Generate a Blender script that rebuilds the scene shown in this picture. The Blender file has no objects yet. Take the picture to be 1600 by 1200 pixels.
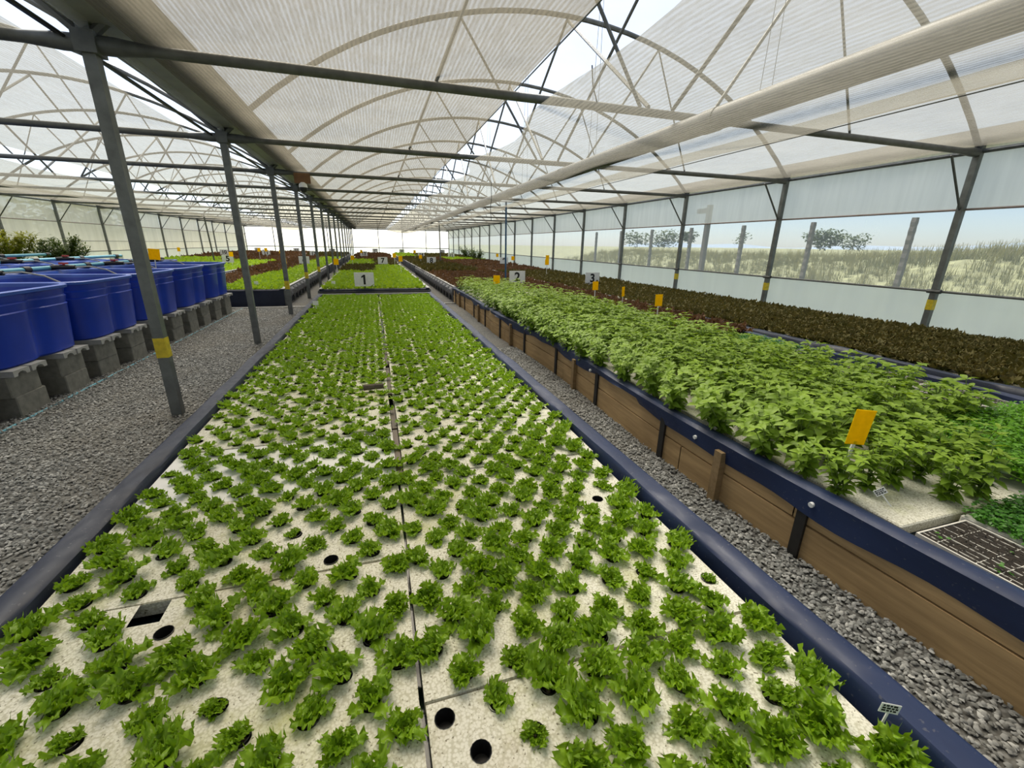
import bpy, math, random
import numpy as np
from mathutils import Matrix, Vector

# ------------------------------------------------------------------ camera, world, sun, exposure
scene = bpy.context.scene
COL = scene.collection
rng = np.random.default_rng(7)
random.seed(7)
PI = math.pi

def cam_axes(yaw, pitch, roll):
    cy, sy = math.cos(yaw), math.sin(yaw)
    f = Vector((sy * math.cos(pitch), cy * math.cos(pitch), -math.sin(pitch)))
    r = Vector((cy, -sy, 0)); u = r.cross(f)
    c, s = math.cos(roll), math.sin(roll)
    return c * r + s * u, -s * r + c * u, f

_cd = bpy.data.cameras.new('camera'); _cam = bpy.data.objects.new('camera', _cd); COL.objects.link(_cam)
_cd.sensor_width = 36; _cd.sensor_fit = 'HORIZONTAL'; _cd.lens = 667.1 / 1600 * 36; _cd.clip_start = .05; _cd.clip_end = 3000
_r, _u, _f = cam_axes(.306854, .314963, .01718)
_cam.matrix_world = Matrix(((_r.x, _u.x, -_f.x, 0), (_r.y, _u.y, -_f.y, 0), (_r.z, _u.z, -_f.z, 1.6), (0, 0, 0, 1)))
scene.camera = _cam

SUN_EL, SUN_AZ = math.radians(58), math.radians(2)      # azimuth measured from +Y towards -X
world = bpy.data.worlds.new('sky'); scene.world = world; world.use_nodes = True
_nt = world.node_tree; _nt.nodes.clear()
_sky = _nt.nodes.new('ShaderNodeTexSky'); _sky.sky_type = 'NISHITA'; _sky.sun_disc = False
_sky.sun_elevation = SUN_EL; _sky.sun_rotation = -SUN_AZ; _sky.altitude = 100
_sky.air_density = 1.0; _sky.dust_density = .45; _sky.ozone_density = 1.0
_bg = _nt.nodes.new('ShaderNodeBackground'); _bg.inputs[1].default_value = .125
_hs = _nt.nodes.new('ShaderNodeHueSaturation'); _hs.inputs['Saturation'].default_value = .72
_wo = _nt.nodes.new('ShaderNodeOutputWorld')
_tn = _nt.nodes.new('ShaderNodeMix'); _tn.data_type = 'RGBA'; _tn.blend_type = 'MULTIPLY'; _tn.inputs[0].default_value = 1; _tn.inputs[7].default_value = (.86, .96, 1.12, 1)
_nt.links.new(_sky.outputs[0], _hs.inputs['Color']); _nt.links.new(_hs.outputs[0], _tn.inputs[6]); _nt.links.new(_tn.outputs[2], _bg.inputs[0]); _nt.links.new(_bg.outputs[0], _wo.inputs[0])
_sd = bpy.data.lights.new('sun', 'SUN'); _sd.energy = 11.5; _sd.angle = math.radians(42); _sd.color = (1, .95, .87)
_so = bpy.data.objects.new('sun', _sd); COL.objects.link(_so)
_dir = Vector((math.sin(SUN_AZ) * math.cos(SUN_EL), -math.cos(SUN_AZ) * math.cos(SUN_EL), -math.sin(SUN_EL)))
_so.rotation_euler = _dir.to_track_quat('-Z', 'Y').to_euler(); _so.location = (0, 0, 30)

vs = scene.view_settings
vs.view_transform = 'Standard'; vs.look = 'None'; vs.gamma = 1.0; vs.use_curve_mapping = False
vs.exposure = 0.27
cy = scene.cycles
cy.max_bounces = 9; cy.diffuse_bounces = 4; cy.glossy_bounces = 3; cy.transmission_bounces = 5; cy.transparent_max_bounces = 14
cy.caustics_reflective = False; cy.caustics_refractive = False; cy.use_denoising = True; cy.sample_clamp_indirect = 6.0

# ------------------------------------------------------------------ layout constants (metres)
BAY = 3.15; Y0 = 4.58; NB = 16                      # truss lines at Y0 + BAY*k
XC, XR, XL = -1.9, 8.45, -12.25                     # centre post row, right wall, left wall
ZT = 2.97                                           # tie beam
YB = Y0 + BAY * (NB - 1) + .05                      # back wall
LINES = [Y0 + BAY * k for k in range(-2, NB)]
NUMW = 'zero one two three four five six seven eight nine ten eleven twelve thirteen fourteen fifteen sixteen seventeen eighteen nineteen twenty twenty-one'.split()
def nth(i): return ORD[i] if i < 20 else f'{i + 1}{["th", "st", "nd", "rd"][(i + 1) % 10] if (i + 1) % 10 < 4 else "th"}'
ORD = ['first', 'second', 'third', 'fourth', 'fifth', 'sixth', 'seventh', 'eighth', 'ninth', 'tenth', 'eleventh', 'twelfth', 'thirteenth',
       'fourteenth', 'fifteenth', 'sixteenth', 'seventeenth', 'eighteenth', 'nineteenth', 'twentieth']

# ------------------------------------------------------------------ materials
def nodes_of(name):
    m = bpy.data.materials.new(name); m.use_nodes = True
    nt = m.node_tree; nt.nodes.clear()
    out = nt.nodes.new('ShaderNodeOutputMaterial')
    return m, nt, out

def N(nt, typ, **kw):
    n = nt.nodes.new(typ)
    for k, v in kw.items():
        if k in n.inputs: n.inputs[k].default_value = v
        else: setattr(n, k, v)
    return n

def mixc(nt, fac, a, b, blend='MIX'):
    n = nt.nodes.new('ShaderNodeMix'); n.data_type = 'RGBA'; n.blend_type = blend
    for i, v in ((0, fac), (6, a), (7, b)):
        if hasattr(v, 'is_linked') or hasattr(v, 'links'): nt.links.new(v, n.inputs[i])
        else: n.inputs[i].default_value = v if i == 0 else (*v[:3], 1)
    return n.outputs[2]

def ramp(nt, src, stops):
    r = nt.nodes.new('ShaderNodeValToRGB'); e = r.color_ramp.elements
    while len(e) < len(stops): e.new(.5)
    for el, (p, c) in zip(e, stops):
        el.position = p; el.color = (c, c, c, 1) if not hasattr(c, '__len__') else (*c[:3], 1)
    nt.links.new(src, r.inputs[0]); return r.outputs[0]

def pos(nt, scale=(1, 1, 1), obj=False):
    t = nt.nodes.new('ShaderNodeTexCoord') if obj else nt.nodes.new('ShaderNodeNewGeometry')
    mp = nt.nodes.new('ShaderNodeMapping'); mp.inputs['Scale'].default_value = scale
    nt.links.new(t.outputs['Object' if obj else 'Position'], mp.inputs[0]); return mp.outputs[0]

def noise(nt, vec, scale, detail=3, rough=.55):
    n = N(nt, 'ShaderNodeTexNoise', Scale=scale, Detail=detail, Roughness=rough); nt.links.new(vec, n.inputs['Vector']); return n.outputs[0]

def bump(nt, h, strength, dist=.01):
    b = N(nt, 'ShaderNodeBump', Strength=strength, Distance=dist); nt.links.new(h, b.inputs['Height']); return b.outputs[0]

def pbsdf(nt, color, rough=.6, metal=0, spec=.5, normal=None, **kw):
    p = nt.nodes.new('ShaderNodeBsdfPrincipled')
    if hasattr(color, 'links'): nt.links.new(color, p.inputs['Base Color'])
    else: p.inputs['Base Color'].default_value = (*color, 1)
    if hasattr(rough, 'links'): nt.links.new(rough, p.inputs['Roughness'])
    else: p.inputs['Roughness'].default_value = rough
    p.inputs['Metallic'].default_value = metal; p.inputs['Specular IOR Level'].default_value = spec
    if normal is not None: nt.links.new(normal, p.inputs['Normal'])
    for k, v in kw.items(): p.inputs[k].default_value = v
    return p.outputs[0]

def simple(name, c, rough=.6, metal=0, var=.15, vscale=6, spec=.5, bumps=0, stretch=(1, 1, 1)):
    m, nt, out = nodes_of(name)
    n = noise(nt, pos(nt, stretch), vscale, 4)
    lo = tuple(x * (1 - var) for x in c); hi = tuple(min(1, x * (1 + var)) for x in c)
    col = ramp(nt, n, [(.3, lo), (.7, hi)])
    nm = bump(nt, n, bumps, .01) if bumps else None
    nt.links.new(pbsdf(nt, col, rough, metal, spec, nm), out.inputs[0]); return m

def film(name, color, transp, transl, tcol=(.95, .95, .95), stripes=None, dirt=.1, grazing=0.0, dirt_scale=(1, 1, 1)):
    """thin sheet: part straight-through, part diffusing"""
    m, nt, out = nodes_of(name)
    tr = N(nt, 'ShaderNodeBsdfTransparent'); tr.inputs[0].default_value = (*tcol, 1)
    n = noise(nt, pos(nt, dirt_scale), 1.6, 4)
    lo = tuple(x * (1 - dirt) for x in color)
    col = ramp(nt, n, [(.3, lo), (.7, color)])
    tl = N(nt, 'ShaderNodeBsdfTranslucent'); nt.links.new(col, tl.inputs[0])
    df = N(nt, 'ShaderNodeBsdfDiffuse'); nt.links.new(col, df.inputs[0])
    a = N(nt, 'ShaderNodeMixShader'); a.inputs[0].default_value = 1 - transl
    nt.links.new(tl.outputs[0], a.inputs[1]); nt.links.new(df.outputs[0], a.inputs[2])
    b = N(nt, 'ShaderNodeMixShader'); b.inputs[0].default_value = 1 - transp
    fac = None
    if stripes:
        w = N(nt, 'ShaderNodeTexWave', Scale=stripes[1], Distortion=1.2, Detail=2.0); w.wave_type = 'BANDS'; w.bands_direction = stripes[0]
        w.inputs['Detail Scale'].default_value = 2.0
        nt.links.new(pos(nt), w.inputs[0])
        n2 = noise(nt, pos(nt, stripes[2]), 5.0, 3)
        fac = ramp(nt, w.outputs[1], [(0, 1 - transp - .15), (1, min(1, 1 - transp + .13))])
        fac = mixc(nt, ramp(nt, n2, [(.42, 0), (.62, .55)]), fac, (min(1, 1 - transp + .14),) * 3)
        n3 = noise(nt, pos(nt, (14, 2.2, 2.2)), 6.0, 2)
        fac = mixc(nt, ramp(nt, n3, [(.45, 0), (.7, .5)]), fac, (1 - transp - .16,) * 3)
    if grazing:
        lw = N(nt, 'ShaderNodeLayerWeight'); lw.inputs['Blend'].default_value = .5
        fac = ramp(nt, lw.outputs['Facing'], [(0, 1 - transp), (.55, 1 - transp + grazing * .25), (1, min(1, 1 - transp + grazing))])
    if fac is not None: nt.links.new(fac, b.inputs[0])
    nt.links.new(tr.outputs[0], b.inputs[1]); nt.links.new(a.outputs[0], b.inputs[2])
    nt.links.new(b.outputs[0], out.inputs[0]); return m

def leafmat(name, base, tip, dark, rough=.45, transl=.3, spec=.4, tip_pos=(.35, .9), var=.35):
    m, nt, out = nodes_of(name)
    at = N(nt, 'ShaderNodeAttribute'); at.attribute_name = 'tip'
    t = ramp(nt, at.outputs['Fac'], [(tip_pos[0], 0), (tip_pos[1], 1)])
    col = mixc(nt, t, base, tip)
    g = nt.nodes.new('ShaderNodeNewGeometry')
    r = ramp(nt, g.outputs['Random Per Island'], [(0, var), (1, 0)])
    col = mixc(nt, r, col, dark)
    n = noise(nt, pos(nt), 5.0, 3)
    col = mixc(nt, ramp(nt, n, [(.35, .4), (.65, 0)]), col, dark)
    p = pbsdf(nt, col, rough, 0, spec)
    tl = N(nt, 'ShaderNodeBsdfTranslucent')
    c2 = mixc(nt, 1.0, col, (1.25, 1.15, .7), 'MULTIPLY'); nt.links.new(c2, tl.inputs[0])
    ms = N(nt, 'ShaderNodeMixShader'); ms.inputs[0].default_value = transl
    nt.links.new(p, ms.inputs[1]); nt.links.new(tl.outputs[0], ms.inputs[2]); nt.links.new(ms.outputs[0], out.inputs[0]); return m

M = {}
M['steel'] = simple('galvanised_steel', (.15, .16, .155), .5, .45, .22, 9, bumps=.05)
M['steel_dark'] = simple('dull_steel', (.11, .115, .11), .55, .4, .25, 9)
M['duct'] = simple('grey_duct_plastic', (.10, .11, .12), .5, 0, .18, 5)
M['tape'] = simple('yellow_tape', (.62, .47, .02), .5, 0, .2, 20)

M['white'] = simple('white_plastic', (.85, .86, .85), .4, 0, .06, 12)
M['black'] = simple('black_plastic', (.012, .012, .013), .45, 0, .2, 20)
M['ink'] = simple('black_ink', (.008, .008, .009), .6, 0, .1, 20)
M['board'] = simple('brown_board', (.17, .08, .03), .6, 0, .2, 12)
M['red'] = simple('red_valve', (.45, .03, .02), .4, 0, .1, 12)
M['cyan'] = simple('light_blue_pipe', (.12, .37, .47), .4, 0, .12, 8)
M['bluepole'] = simple('blue_painted_pole', (.03, .10, .22), .4, .1, .15, 8)
M['hose'] = simple('pale_hose', (.45, .45, .42), .4, 0, .1, 8)
M['tank'] = simple('blue_tank_plastic', (.008, .045, .44), .32, 0, .14, 2.5)
M['tank_rim'] = simple('blue_tank_rim', (.035, .10, .48), .35, 0, .14, 4)
M['water'] = simple('dark_water', (.01, .02, .03), .08, 0, .1, 4)
M['block'] = simple('concrete_block', (.21, .205, .175), .9, 0, .22, 14, bumps=.35)
M['lintel'] = simple('pale_concrete', (.36, .36, .34), .85, 0, .15, 14, bumps=.2)
M['soil'] = simple('dark_soil', (.018, .013, .009), .95, 0, .5, 80, bumps=.6)
M['cupsoil'] = simple('cup_soil', (.03, .022, .015), .95, 0, .5, 90)
M['batten'] = simple('wet_brown_batten', (.10, .075, .055), .5, 0, .3, 12, stretch=(1, .15, 1))
M['stake_black'] = simple('black_strap', (.014, .013, .012), .6, 0, .3, 20)
M['bark'] = simple('bark', (.10, .08, .06), .9, 0, .3, 15)
M['fence'] = simple('weathered_fence_post', (.16, .14, .12), .9, 0, .2, 10)
M['gutter'] = simple('galvanised_gutter', (.30, .30, .27), .5, .3, .15, 4)
M['grid'] = simple('white_tray_foam', (.62, .60, .55), .7, 0, .12, 25)

def wood(name, a, b, along='Y'):
    m, nt, out = nodes_of(name)
    st = (9, .6, 9) if along == 'Y' else (.6, 9, 9)
    n = noise(nt, pos(nt, st), 3.2, 5, .6)
    n2 = noise(nt, pos(nt), 2.0, 3)
    oi = nt.nodes.new('ShaderNodeObjectInfo')
    col = ramp(nt, n, [(.25, a), (.72, b)])
    col = mixc(nt, ramp(nt, n2, [(.45, 0), (.7, .45)]), col, tuple(x * .55 for x in a))
    col = mixc(nt, ramp(nt, oi.outputs['Random'], [(0, 0), (1, .4)]), col, tuple(x * .6 for x in b))
    nt.links.new(pbsdf(nt, col, .75, 0, .25, bump(nt, n, .25, .006)), out.inputs[0]); return m
M['plank'] = wood('brown_plank', (.29, .19, .090), (.58, .40, .20))
M['stake'] = wood('timber_stake', (.20, .135, .065), (.36, .25, .13), 'X')

def liner_mat(name, c, hi):
    m, nt, out = nodes_of(name)
    n = noise(nt, pos(nt, (1, .35, 1)), 3.0, 4)
    n2 = noise(nt, pos(nt, (1, .4, 1)), 22.0, 3)
    col = ramp(nt, n, [(.35, c), (.75, hi)])
    sp = ramp(nt, noise(nt, pos(nt), 60, 2), [(.66, 0), (.74, .35)])
    col = mixc(nt, sp, col, (.16, .16, .17))
    nt.links.new(pbsdf(nt, col, ramp(nt, n2, [(.3, .42), (.7, .62)]), 0, .4, bump(nt, n, .35, .02)), out.inputs[0]); return m
M['liner'] = liner_mat('navy_liner', (.011, .016, .034), (.024, .032, .060))
M['liner_blue'] = liner_mat('blue_liner', (.009, .018, .056), (.017, .033, .098))
M['liner_grey'] = liner_mat('grey_liner', (.10, .105, .12), (.20, .205, .22))  # paler grey than the navy and blue liners, for the side drapes
M['edge_white'] = simple('pale_liner_edge', (.42, .42, .41), .5, 0, .2, 7)

def raft_mat(name, smooth=False):
    m, nt, out = nodes_of(name)
    p = pos(nt)
    base = (.84, .84, .82) if smooth else (.80, .785, .69)
    col = ramp(nt, noise(nt, p, 3.0, 3), [(.3, tuple(x * .86 for x in base)), (.7, base)])
    if not smooth:
        v = N(nt, 'ShaderNodeTexVoronoi', Scale=120.0); nt.links.new(p, v.inputs['Vector'])
        col = mixc(nt, ramp(nt, v.outputs['Distance'], [(.40, 0), (.75, .6)]), col, (.40, .38, .27))
        alg = ramp(nt, noise(nt, p, 2.6, 5, .65), [(.53, 0), (.72, .7)])
        col = mixc(nt, alg, col, (.40, .42, .13))
        spk = ramp(nt, noise(nt, p, 95, 2), [(.63, 0), (.69, .8)])
        col = mixc(nt, spk, col, (.13, .11, .06))
        brn = ramp(nt, noise(nt, p, 1.7, 4), [(.62, 0), (.8, .5)])
        col = mixc(nt, brn, col, (.36, .28, .17))
        bm = bump(nt, v.outputs['Distance'], .25, .003)
    else: bm = None
    nt.links.new(pbsdf(nt, col, .8 if not smooth else .5, 0, .3, bm), out.inputs[0]); return m
M['raft'] = raft_mat('speckled_foam'); M['raft_white'] = raft_mat('clean_white_foam', True)

def gravel_mat(name, chips):
    m, nt, out = nodes_of(name)
    if chips:
        g = nt.nodes.new('ShaderNodeNewGeometry')
        col = ramp(nt, g.outputs['Random Per Island'], [(0, (.12, .125, .12)), (.5, (.215, .22, .215)), (.9, (.33, .335, .325)), (1, (.48, .48, .46))])
        nm = None
    else:
        v = N(nt, 'ShaderNodeTexVoronoi', Scale=48.0); nt.links.new(pos(nt, (1, 1.5, 1)), v.inputs['Vector'])
        col = ramp(nt, v.outputs['Color'], [(0, (.07, .073, .07)), (.5, (.125, .128, .124)), (1, (.22, .22, .21))])
        col = mixc(nt, ramp(nt, v.outputs['Distance'], [(.35, 0), (.75, .8)]), col, (.05, .05, .048))
        nm = bump(nt, v.outputs['Distance'], -.9, .02)
    w = ramp(nt, noise(nt, pos(nt), .8, 3), [(.4, 0), (.7, .35)])
    col = mixc(nt, w, col, (.19, .165, .125))
    nt.links.new(pbsdf(nt, col, .85, 0, .3, nm), out.inputs[0]); return m
M['gravel'] = gravel_mat('gravel_bed', False); M['chips'] = gravel_mat('gravel_chips', True)

M['lettuce'] = leafmat('green_lettuce_leaf', (.46, .58, .13), (.285, .475, .026), (.16, .31, .012), .42, .36, .45, (.02, .42), .5)
M['lettuce_far'] = leafmat('bright_green_lettuce', (.32, .48, .04), (.325, .49, .030), (.20, .35, .016), .45, .34, .35)
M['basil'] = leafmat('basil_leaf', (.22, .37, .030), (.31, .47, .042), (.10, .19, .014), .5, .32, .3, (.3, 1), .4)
M['redlet'] = leafmat('red_lettuce_leaf', (.12, .12, .03), (.175, .095, .056), (.075, .045, .026), .6, .22, .18, (.15, .6), .5)
M['darklet'] = leafmat('dark_bronze_lettuce_leaf', (.12, .16, .025), (.135, .112, .040), (.055, .060, .016), .65, .2, .15, (.2, .75), .6)
M['cress'] = leafmat('cress_leaf', (.07, .22, .02), (.085, .28, .02), (.04, .15, .01), .4, .3, .4)
M['parsley'] = leafmat('bright_parsley_leaf', (.13, .33, .012), (.17, .40, .016), (.09, .25, .008), .45, .32, .3)
M['fennel'] = leafmat('feathery_herb', (.16, .19, .02), (.34, .36, .035), (.10, .14, .02), .5, .35, .3)
M['fennel_dark'] = leafmat('feathery_dark_herb', (.06, .10, .02), (.10, .16, .03), (.03, .06, .01), .5, .3, .3)
M['treeleaf'] = leafmat('tree_leaf', (.05, .08, .025), (.08, .12, .03), (.03, .05, .015), .5, .25, .3)
M['drygrass'] = leafmat('dry_tall_grass', (.15, .16, .075), (.27, .25, .14), (.13, .145, .065), .7, .3, .2)
M['stem'] = simple('pale_green_stem', (.20, .28, .07), .5, 0, .15, 30)
M['hill'] = simple('dry_grass_bank', (.17, .175, .085), .95, 0, .35, 3.5, bumps=.9)
M['field'] = simple('dry_field', (.30, .27, .12), .95, 0, .25, .4)
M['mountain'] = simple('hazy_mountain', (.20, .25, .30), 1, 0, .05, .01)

M['yellow'] = film('yellow_card', (1.0, .70, .012), 0.0, .45, dirt=.12, dirt_scale=(20, 20, 20))
M['roof_film'] = film('roof_film', (.86, .87, .86), .74, .72, dirt=.08)
M['wall_clear'] = film('clear_wall_film', (.80, .88, .92), .76, .62, dirt=.08, grazing=.42, dirt_scale=(1, 2.5, .25))
M['wall_left'] = film('milky_wall_film', (.95, .95, .88), .16, .80, dirt=.16, grazing=.35, dirt_scale=(1, 2.5, .25))
M['wall_white'] = film('white_wall_film', (.88, .95, .91), .06, .62, dirt=.06, dirt_scale=(1, 2.5, .3))
M['wall_band'] = film('white_wall_band', (.92, .92, .89), .14, .64, dirt=.12, dirt_scale=(1, 6, .4))
M['wall_back'] = film('back_wall_film', (.92, .92, .88), .30, .80, dirt=.05)
M['net'] = film('beige_shade_net', (.21, .188, .14), .27, .55, (.92, .86, .74), ('X', 9, (7, .7, 1)), dirt=.2)
M['net_thin'] = film('pale_shade_net', (.26, .245, .20), .42, .60, (.94, .905, .81), ('X', 9, (7, .7, 1)), dirt=.2)

# ------------------------------------------------------------------ mesh helpers
class MB:
    def __init__(s): s.v = []; s.f = []; s.mi = []; s.cur = 0
    def _add(s, vs_, fs):
        b = len(s.v); s.v.extend([tuple(p) for p in vs_])
        for f in fs: s.f.append([i + b for i in f]); s.mi.append(s.cur)
    def box(s, x0, x1, y0, y1, z0, z1):
        s._add([(x0, y0, z0), (x1, y0, z0), (x1, y1, z0), (x0, y1, z0), (x0, y0, z1), (x1, y0, z1), (x1, y1, z1), (x0, y1, z1)],
               [(3, 2, 1, 0), (4, 5, 6, 7), (0, 1, 5, 4), (1, 2, 6, 5), (2, 3, 7, 6), (3, 0, 4, 7)])
        return s
    def bbox(s, x0, x1, y0, y1, z0, z1, b=.006):
        """box with chamfered vertical and top edges"""
        def ring(i, z): return [(x0 + i + b, y0 + i, z), (x1 - i - b, y0 + i, z), (x1 - i, y0 + i + b, z), (x1 - i, y1 - i - b, z), (x1 - i - b, y1 - i, z), (x0 + i + b, y1 - i, z), (x0 + i, y1 - i - b, z), (x0 + i, y0 + i + b, z)]
        rs = [ring(0, z0), ring(0, z1 - b), ring(b, z1)]
        vs_ = sum(rs, []); fs = [tuple(range(7, -1, -1)), tuple(range(16, 24))]
        for k in range(2):
            for i in range(8): j = (i + 1) % 8; fs.append((k * 8 + i, k * 8 + j, k * 8 + 8 + j, k * 8 + 8 + i))
        s._add(vs_, fs); return s
    def tube(s, pts, r, n=8, cap=True):
        pts = [Vector(p) for p in pts]; rr = r if hasattr(r, '__len__') else [r] * len(pts)
        rings = []; up = None
        for i, p in enumerate(pts):
            d = (pts[min(i + 1, len(pts) - 1)] - pts[max(i - 1, 0)]).normalized()
            if up is None: up = Vector((0, 0, 1)) if abs(d.z) < .9 else Vector((0, 1, 0))
            a = d.cross(up).normalized(); b = a.cross(d).normalized(); up = b
            rings.append([p + rr[i] * (math.cos(2 * PI * k / n) * a + math.sin(2 * PI * k / n) * b) for k in range(n)])
        fs = []
        for i in range(len(pts) - 1):
            for k in range(n): k2 = (k + 1) % n; fs.append((i * n + k, i * n + k2, (i + 1) * n + k2, (i + 1) * n + k))
        if cap: fs.append(tuple(range(n))); fs.append(tuple((len(pts) - 1) * n + k for k in range(n - 1, -1, -1)))
        s._add(sum(rings, []), fs); return s
    def bar(s, p0, p1, w, h):
        """rectangular bar from p0 to p1"""
        p0, p1 = Vector(p0), Vector(p1); d = (p1 - p0).normalized()
        up = Vector((0, 0, 1)) if abs(d.z) < .95 else Vector((0, 1, 0))
        a = d.cross(up).normalized() * w / 2; b = a.cross(d).normalized() * h / 2
        vs_ = [p + sx * a + sy * b for p in (p0, p1) for sx, sy in ((-1, -1), (1, -1), (1, 1), (-1, 1))]
        s._add(vs_, [(0, 1, 2, 3), (7, 6, 5, 4), (0, 4, 5, 1), (1, 5, 6, 2), (2, 6, 7, 3), (3, 7, 4, 0)]); return s
    def grid(s, P, close=False):
        """P: array (n, m, 3)"""
        n, m = P.shape[:2]; fs = []
        for i in range(n - 1):
            for j in range(m if close else m - 1):
                j2 = (j + 1) % m; fs.append((i * m + j, i * m + j2, (i + 1) * m + j2, (i + 1) * m + j))
        s._add(P.reshape(-1, 3).tolist(), fs); return s
    def mesh(s, name, mats, smooth=False):
        me = bpy.data.meshes.new(name); me.from_pydata(s.v, [], s.f)
        for m in (mats if isinstance(mats, (list, tuple)) else [mats]): me.materials.append(M[m] if isinstance(m, str) else m)
        if any(s.mi): me.polygons.foreach_set('material_index', s.mi)
        if smooth:
            me.polygons.foreach_set('use_smooth', [True] * len(me.polygons))
            me.set_sharp_from_angle(angle=math.radians(40))
        me.update(); return me
    def obj(s, name, mats, parent=None, smooth=False): return put(name, s.mesh(name, mats, smooth), parent)

def put(name, me, parent=None, loc=None, rot=None, scale=None):
    o = bpy.data.objects.new(name, me); COL.objects.link(o)
    if parent is not None: o.parent = parent
    if loc is not None: o.location = loc
    if rot is not None: o.rotation_euler = rot
    if scale is not None: o.scale = (scale,) * 3 if not hasattr(scale, '__len__') else scale
    return o

def tag(o, label, cat, group=None, kind=None):
    o['label'] = label; o['category'] = cat
    if group: o['group'] = group
    if kind: o['kind'] = kind
    return o

def empty(name, loc=(0, 0, 0), rz=0):
    o = bpy.data.objects.new(name, None); COL.objects.link(o); o.location = loc; o.rotation_euler = (0, 0, rz); o.empty_display_size = .1; return o

def np_mesh(name, V, F, mats, tip=None, smooth=True, mi=None):
    """V (n,3), F (m,3) triangles"""
    me = bpy.data.meshes.new(name)
    me.vertices.add(len(V)); me.vertices.foreach_set('co', np.asarray(V, np.float32).ravel())
    nf = len(F); me.loops.add(nf * 3); me.polygons.add(nf)
    me.loops.foreach_set('vertex_index', np.asarray(F, np.int32).ravel())
    me.polygons.foreach_set('loop_start', np.arange(0, nf * 3, 3, dtype=np.int32))
    if smooth: me.polygons.foreach_set('use_smooth', np.ones(nf, bool))
    for m in (mats if isinstance(mats, (list, tuple)) else [mats]): me.materials.append(M[m])
    if mi is not None: me.polygons.foreach_set('material_index', np.asarray(mi, np.int32))
    me.update(calc_edges=True)
    if tip is not None:
        a = me.attributes.new('tip', 'FLOAT', 'POINT'); a.data.foreach_set('value', np.asarray(tip, np.float32))
    return me

def rot_z(a): c, s = math.cos(a), math.sin(a); return np.array([[c, -s, 0], [s, c, 0], [0, 0, 1]])

def merge(name, variants, places, mats, smooth=True):
    """variants: list of (V,F,tip); places: list of (x,y,z,angle,scale,variant)"""
    Vs, Fs, Ts, b = [], [], [], 0
    for x, y, z, a, s, k in places:
        V, F, T = variants[k % len(variants)]
        Vs.append((V * s) @ rot_z(a).T + (x, y, z)); Fs.append(F + b); Ts.append(T); b += len(V)
    return np_mesh(name, np.concatenate(Vs), np.concatenate(Fs), mats, np.concatenate(Ts), smooth)

# ------------------------------------------------------------------ leaves and plants
def tri_grid(n, m):
    i = np.arange(n - 1)[:, None] * m + np.arange(m - 1)[None]
    i = i.ravel(); return np.concatenate([np.stack([i, i + 1, i + m + 1], 1), np.stack([i, i + m + 1, i + m], 1)])

def frill_leaf(L, W, nu, nv, a0, a1, ruff, phi, R, base_r=.006, jag=.3, freq=3.2, lobes=2.6):
    u = np.linspace(0, 1, nu + 1); v = np.linspace(-1, 1, nv + 1)
    ang = a0 + (a1 - a0) * u
    du = L / nu
    r = base_r + np.concatenate([[0], np.cumsum(np.sin(ang[:-1]) * du)]); z = np.concatenate([[0], np.cumsum(np.cos(ang[:-1]) * du)])
    w = W * (.14 + .86 * np.sin(PI * np.clip(.04 + .68 * u ** 1.35, 0, 1))); w[-1] *= .78
    U, Vv = np.meshgrid(u, v, indexing='ij')
    ph = R.uniform(0, 6.28, 4)
    side = np.where(Vv > 0, 0.0, 1.1)
    lobe = 1 - .46 * np.abs(Vv) ** 1.2 * (.5 + .5 * np.cos(2 * PI * (lobes * U) + ph[2] + side))
    jj = 1 - jag * ((np.arange(nu + 1) % 2)[:, None]) * np.abs(Vv) ** 2
    lat = w[:, None] * Vv * jj * lobe
    edge = np.abs(Vv) ** 1.4
    d = ruff * L * edge * U ** .7 * np.sin(freq * 2 * PI * U + ph[0] + 2.4 * Vv) + .16 * L * Vv ** 2 * U
    d = d + ruff * .8 * L * U ** 2 * np.sin(6 * Vv + ph[1])
    d = d + .010 * L * (1 - 2 * ((np.arange(nu + 1)[:, None] + np.arange(nv + 1)[None]) % 2)) * U
    ext = np.zeros_like(U); ext[-1] = L * .085 * (1 - 2 * (np.arange(nv + 1) % 2)); ext[-1] *= (1 - .2 * np.abs(v)); ext[-2] = .3 * ext[-1]
    X = r[:, None] + d * -np.cos(ang)[:, None] + ext * np.sin(ang)[:, None]
    Z = z[:, None] + d * np.sin(ang)[:, None] + ext * np.cos(ang)[:, None]
    P = np.stack([X, lat, Z], -1).reshape(-1, 3) @ rot_z(phi).T
    return P, tri_grid(nu + 1, nv + 1), U.ravel()

def plant(leaves):
    b = 0; Vs, Fs, Ts = [], [], []
    for V, F, T in leaves: Vs.append(V); Fs.append(F + b); Ts.append(T); b += len(V)
    return np.concatenate(Vs), np.concatenate(Fs), np.concatenate(Ts)

def lettuce_variant(seed, n=13, nu=16, nv=8, spread=1.0, lean=None):
    R = np.random.default_rng(seed); L = []
    for i in range(n):
        k = i / n; phi = i * 2.4 + R.uniform(-.3, .3)
        a0 = .10 + .62 * (1 - k) * spread + R.uniform(-.12, .12); a1 = a0 + (.75 * (1 - k) + .25) + R.uniform(-.15, .25)
        ln = (.092 - .036 * k) * R.uniform(.85, 1.15)
        L.append(frill_leaf(ln, ln * R.uniform(.34, .46), nu, nv, a0, a1, R.uniform(.12, .20), phi, R, jag=R.uniform(.20, .34), freq=R.uniform(2.6, 4.2) if nu > 8 else R.uniform(2.2, 3.2), lobes=3.6 if nu > 8 else 2.6))
    V, F, T = plant(L)
    V = V * (.140 / np.percentile(np.hypot(V[:, 0], V[:, 1]), 92) / 2)
    if lean is not None: V = V + np.array([lean[0], lean[1], 0]) * V[:, 2:3]
    return V, F, T

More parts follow.
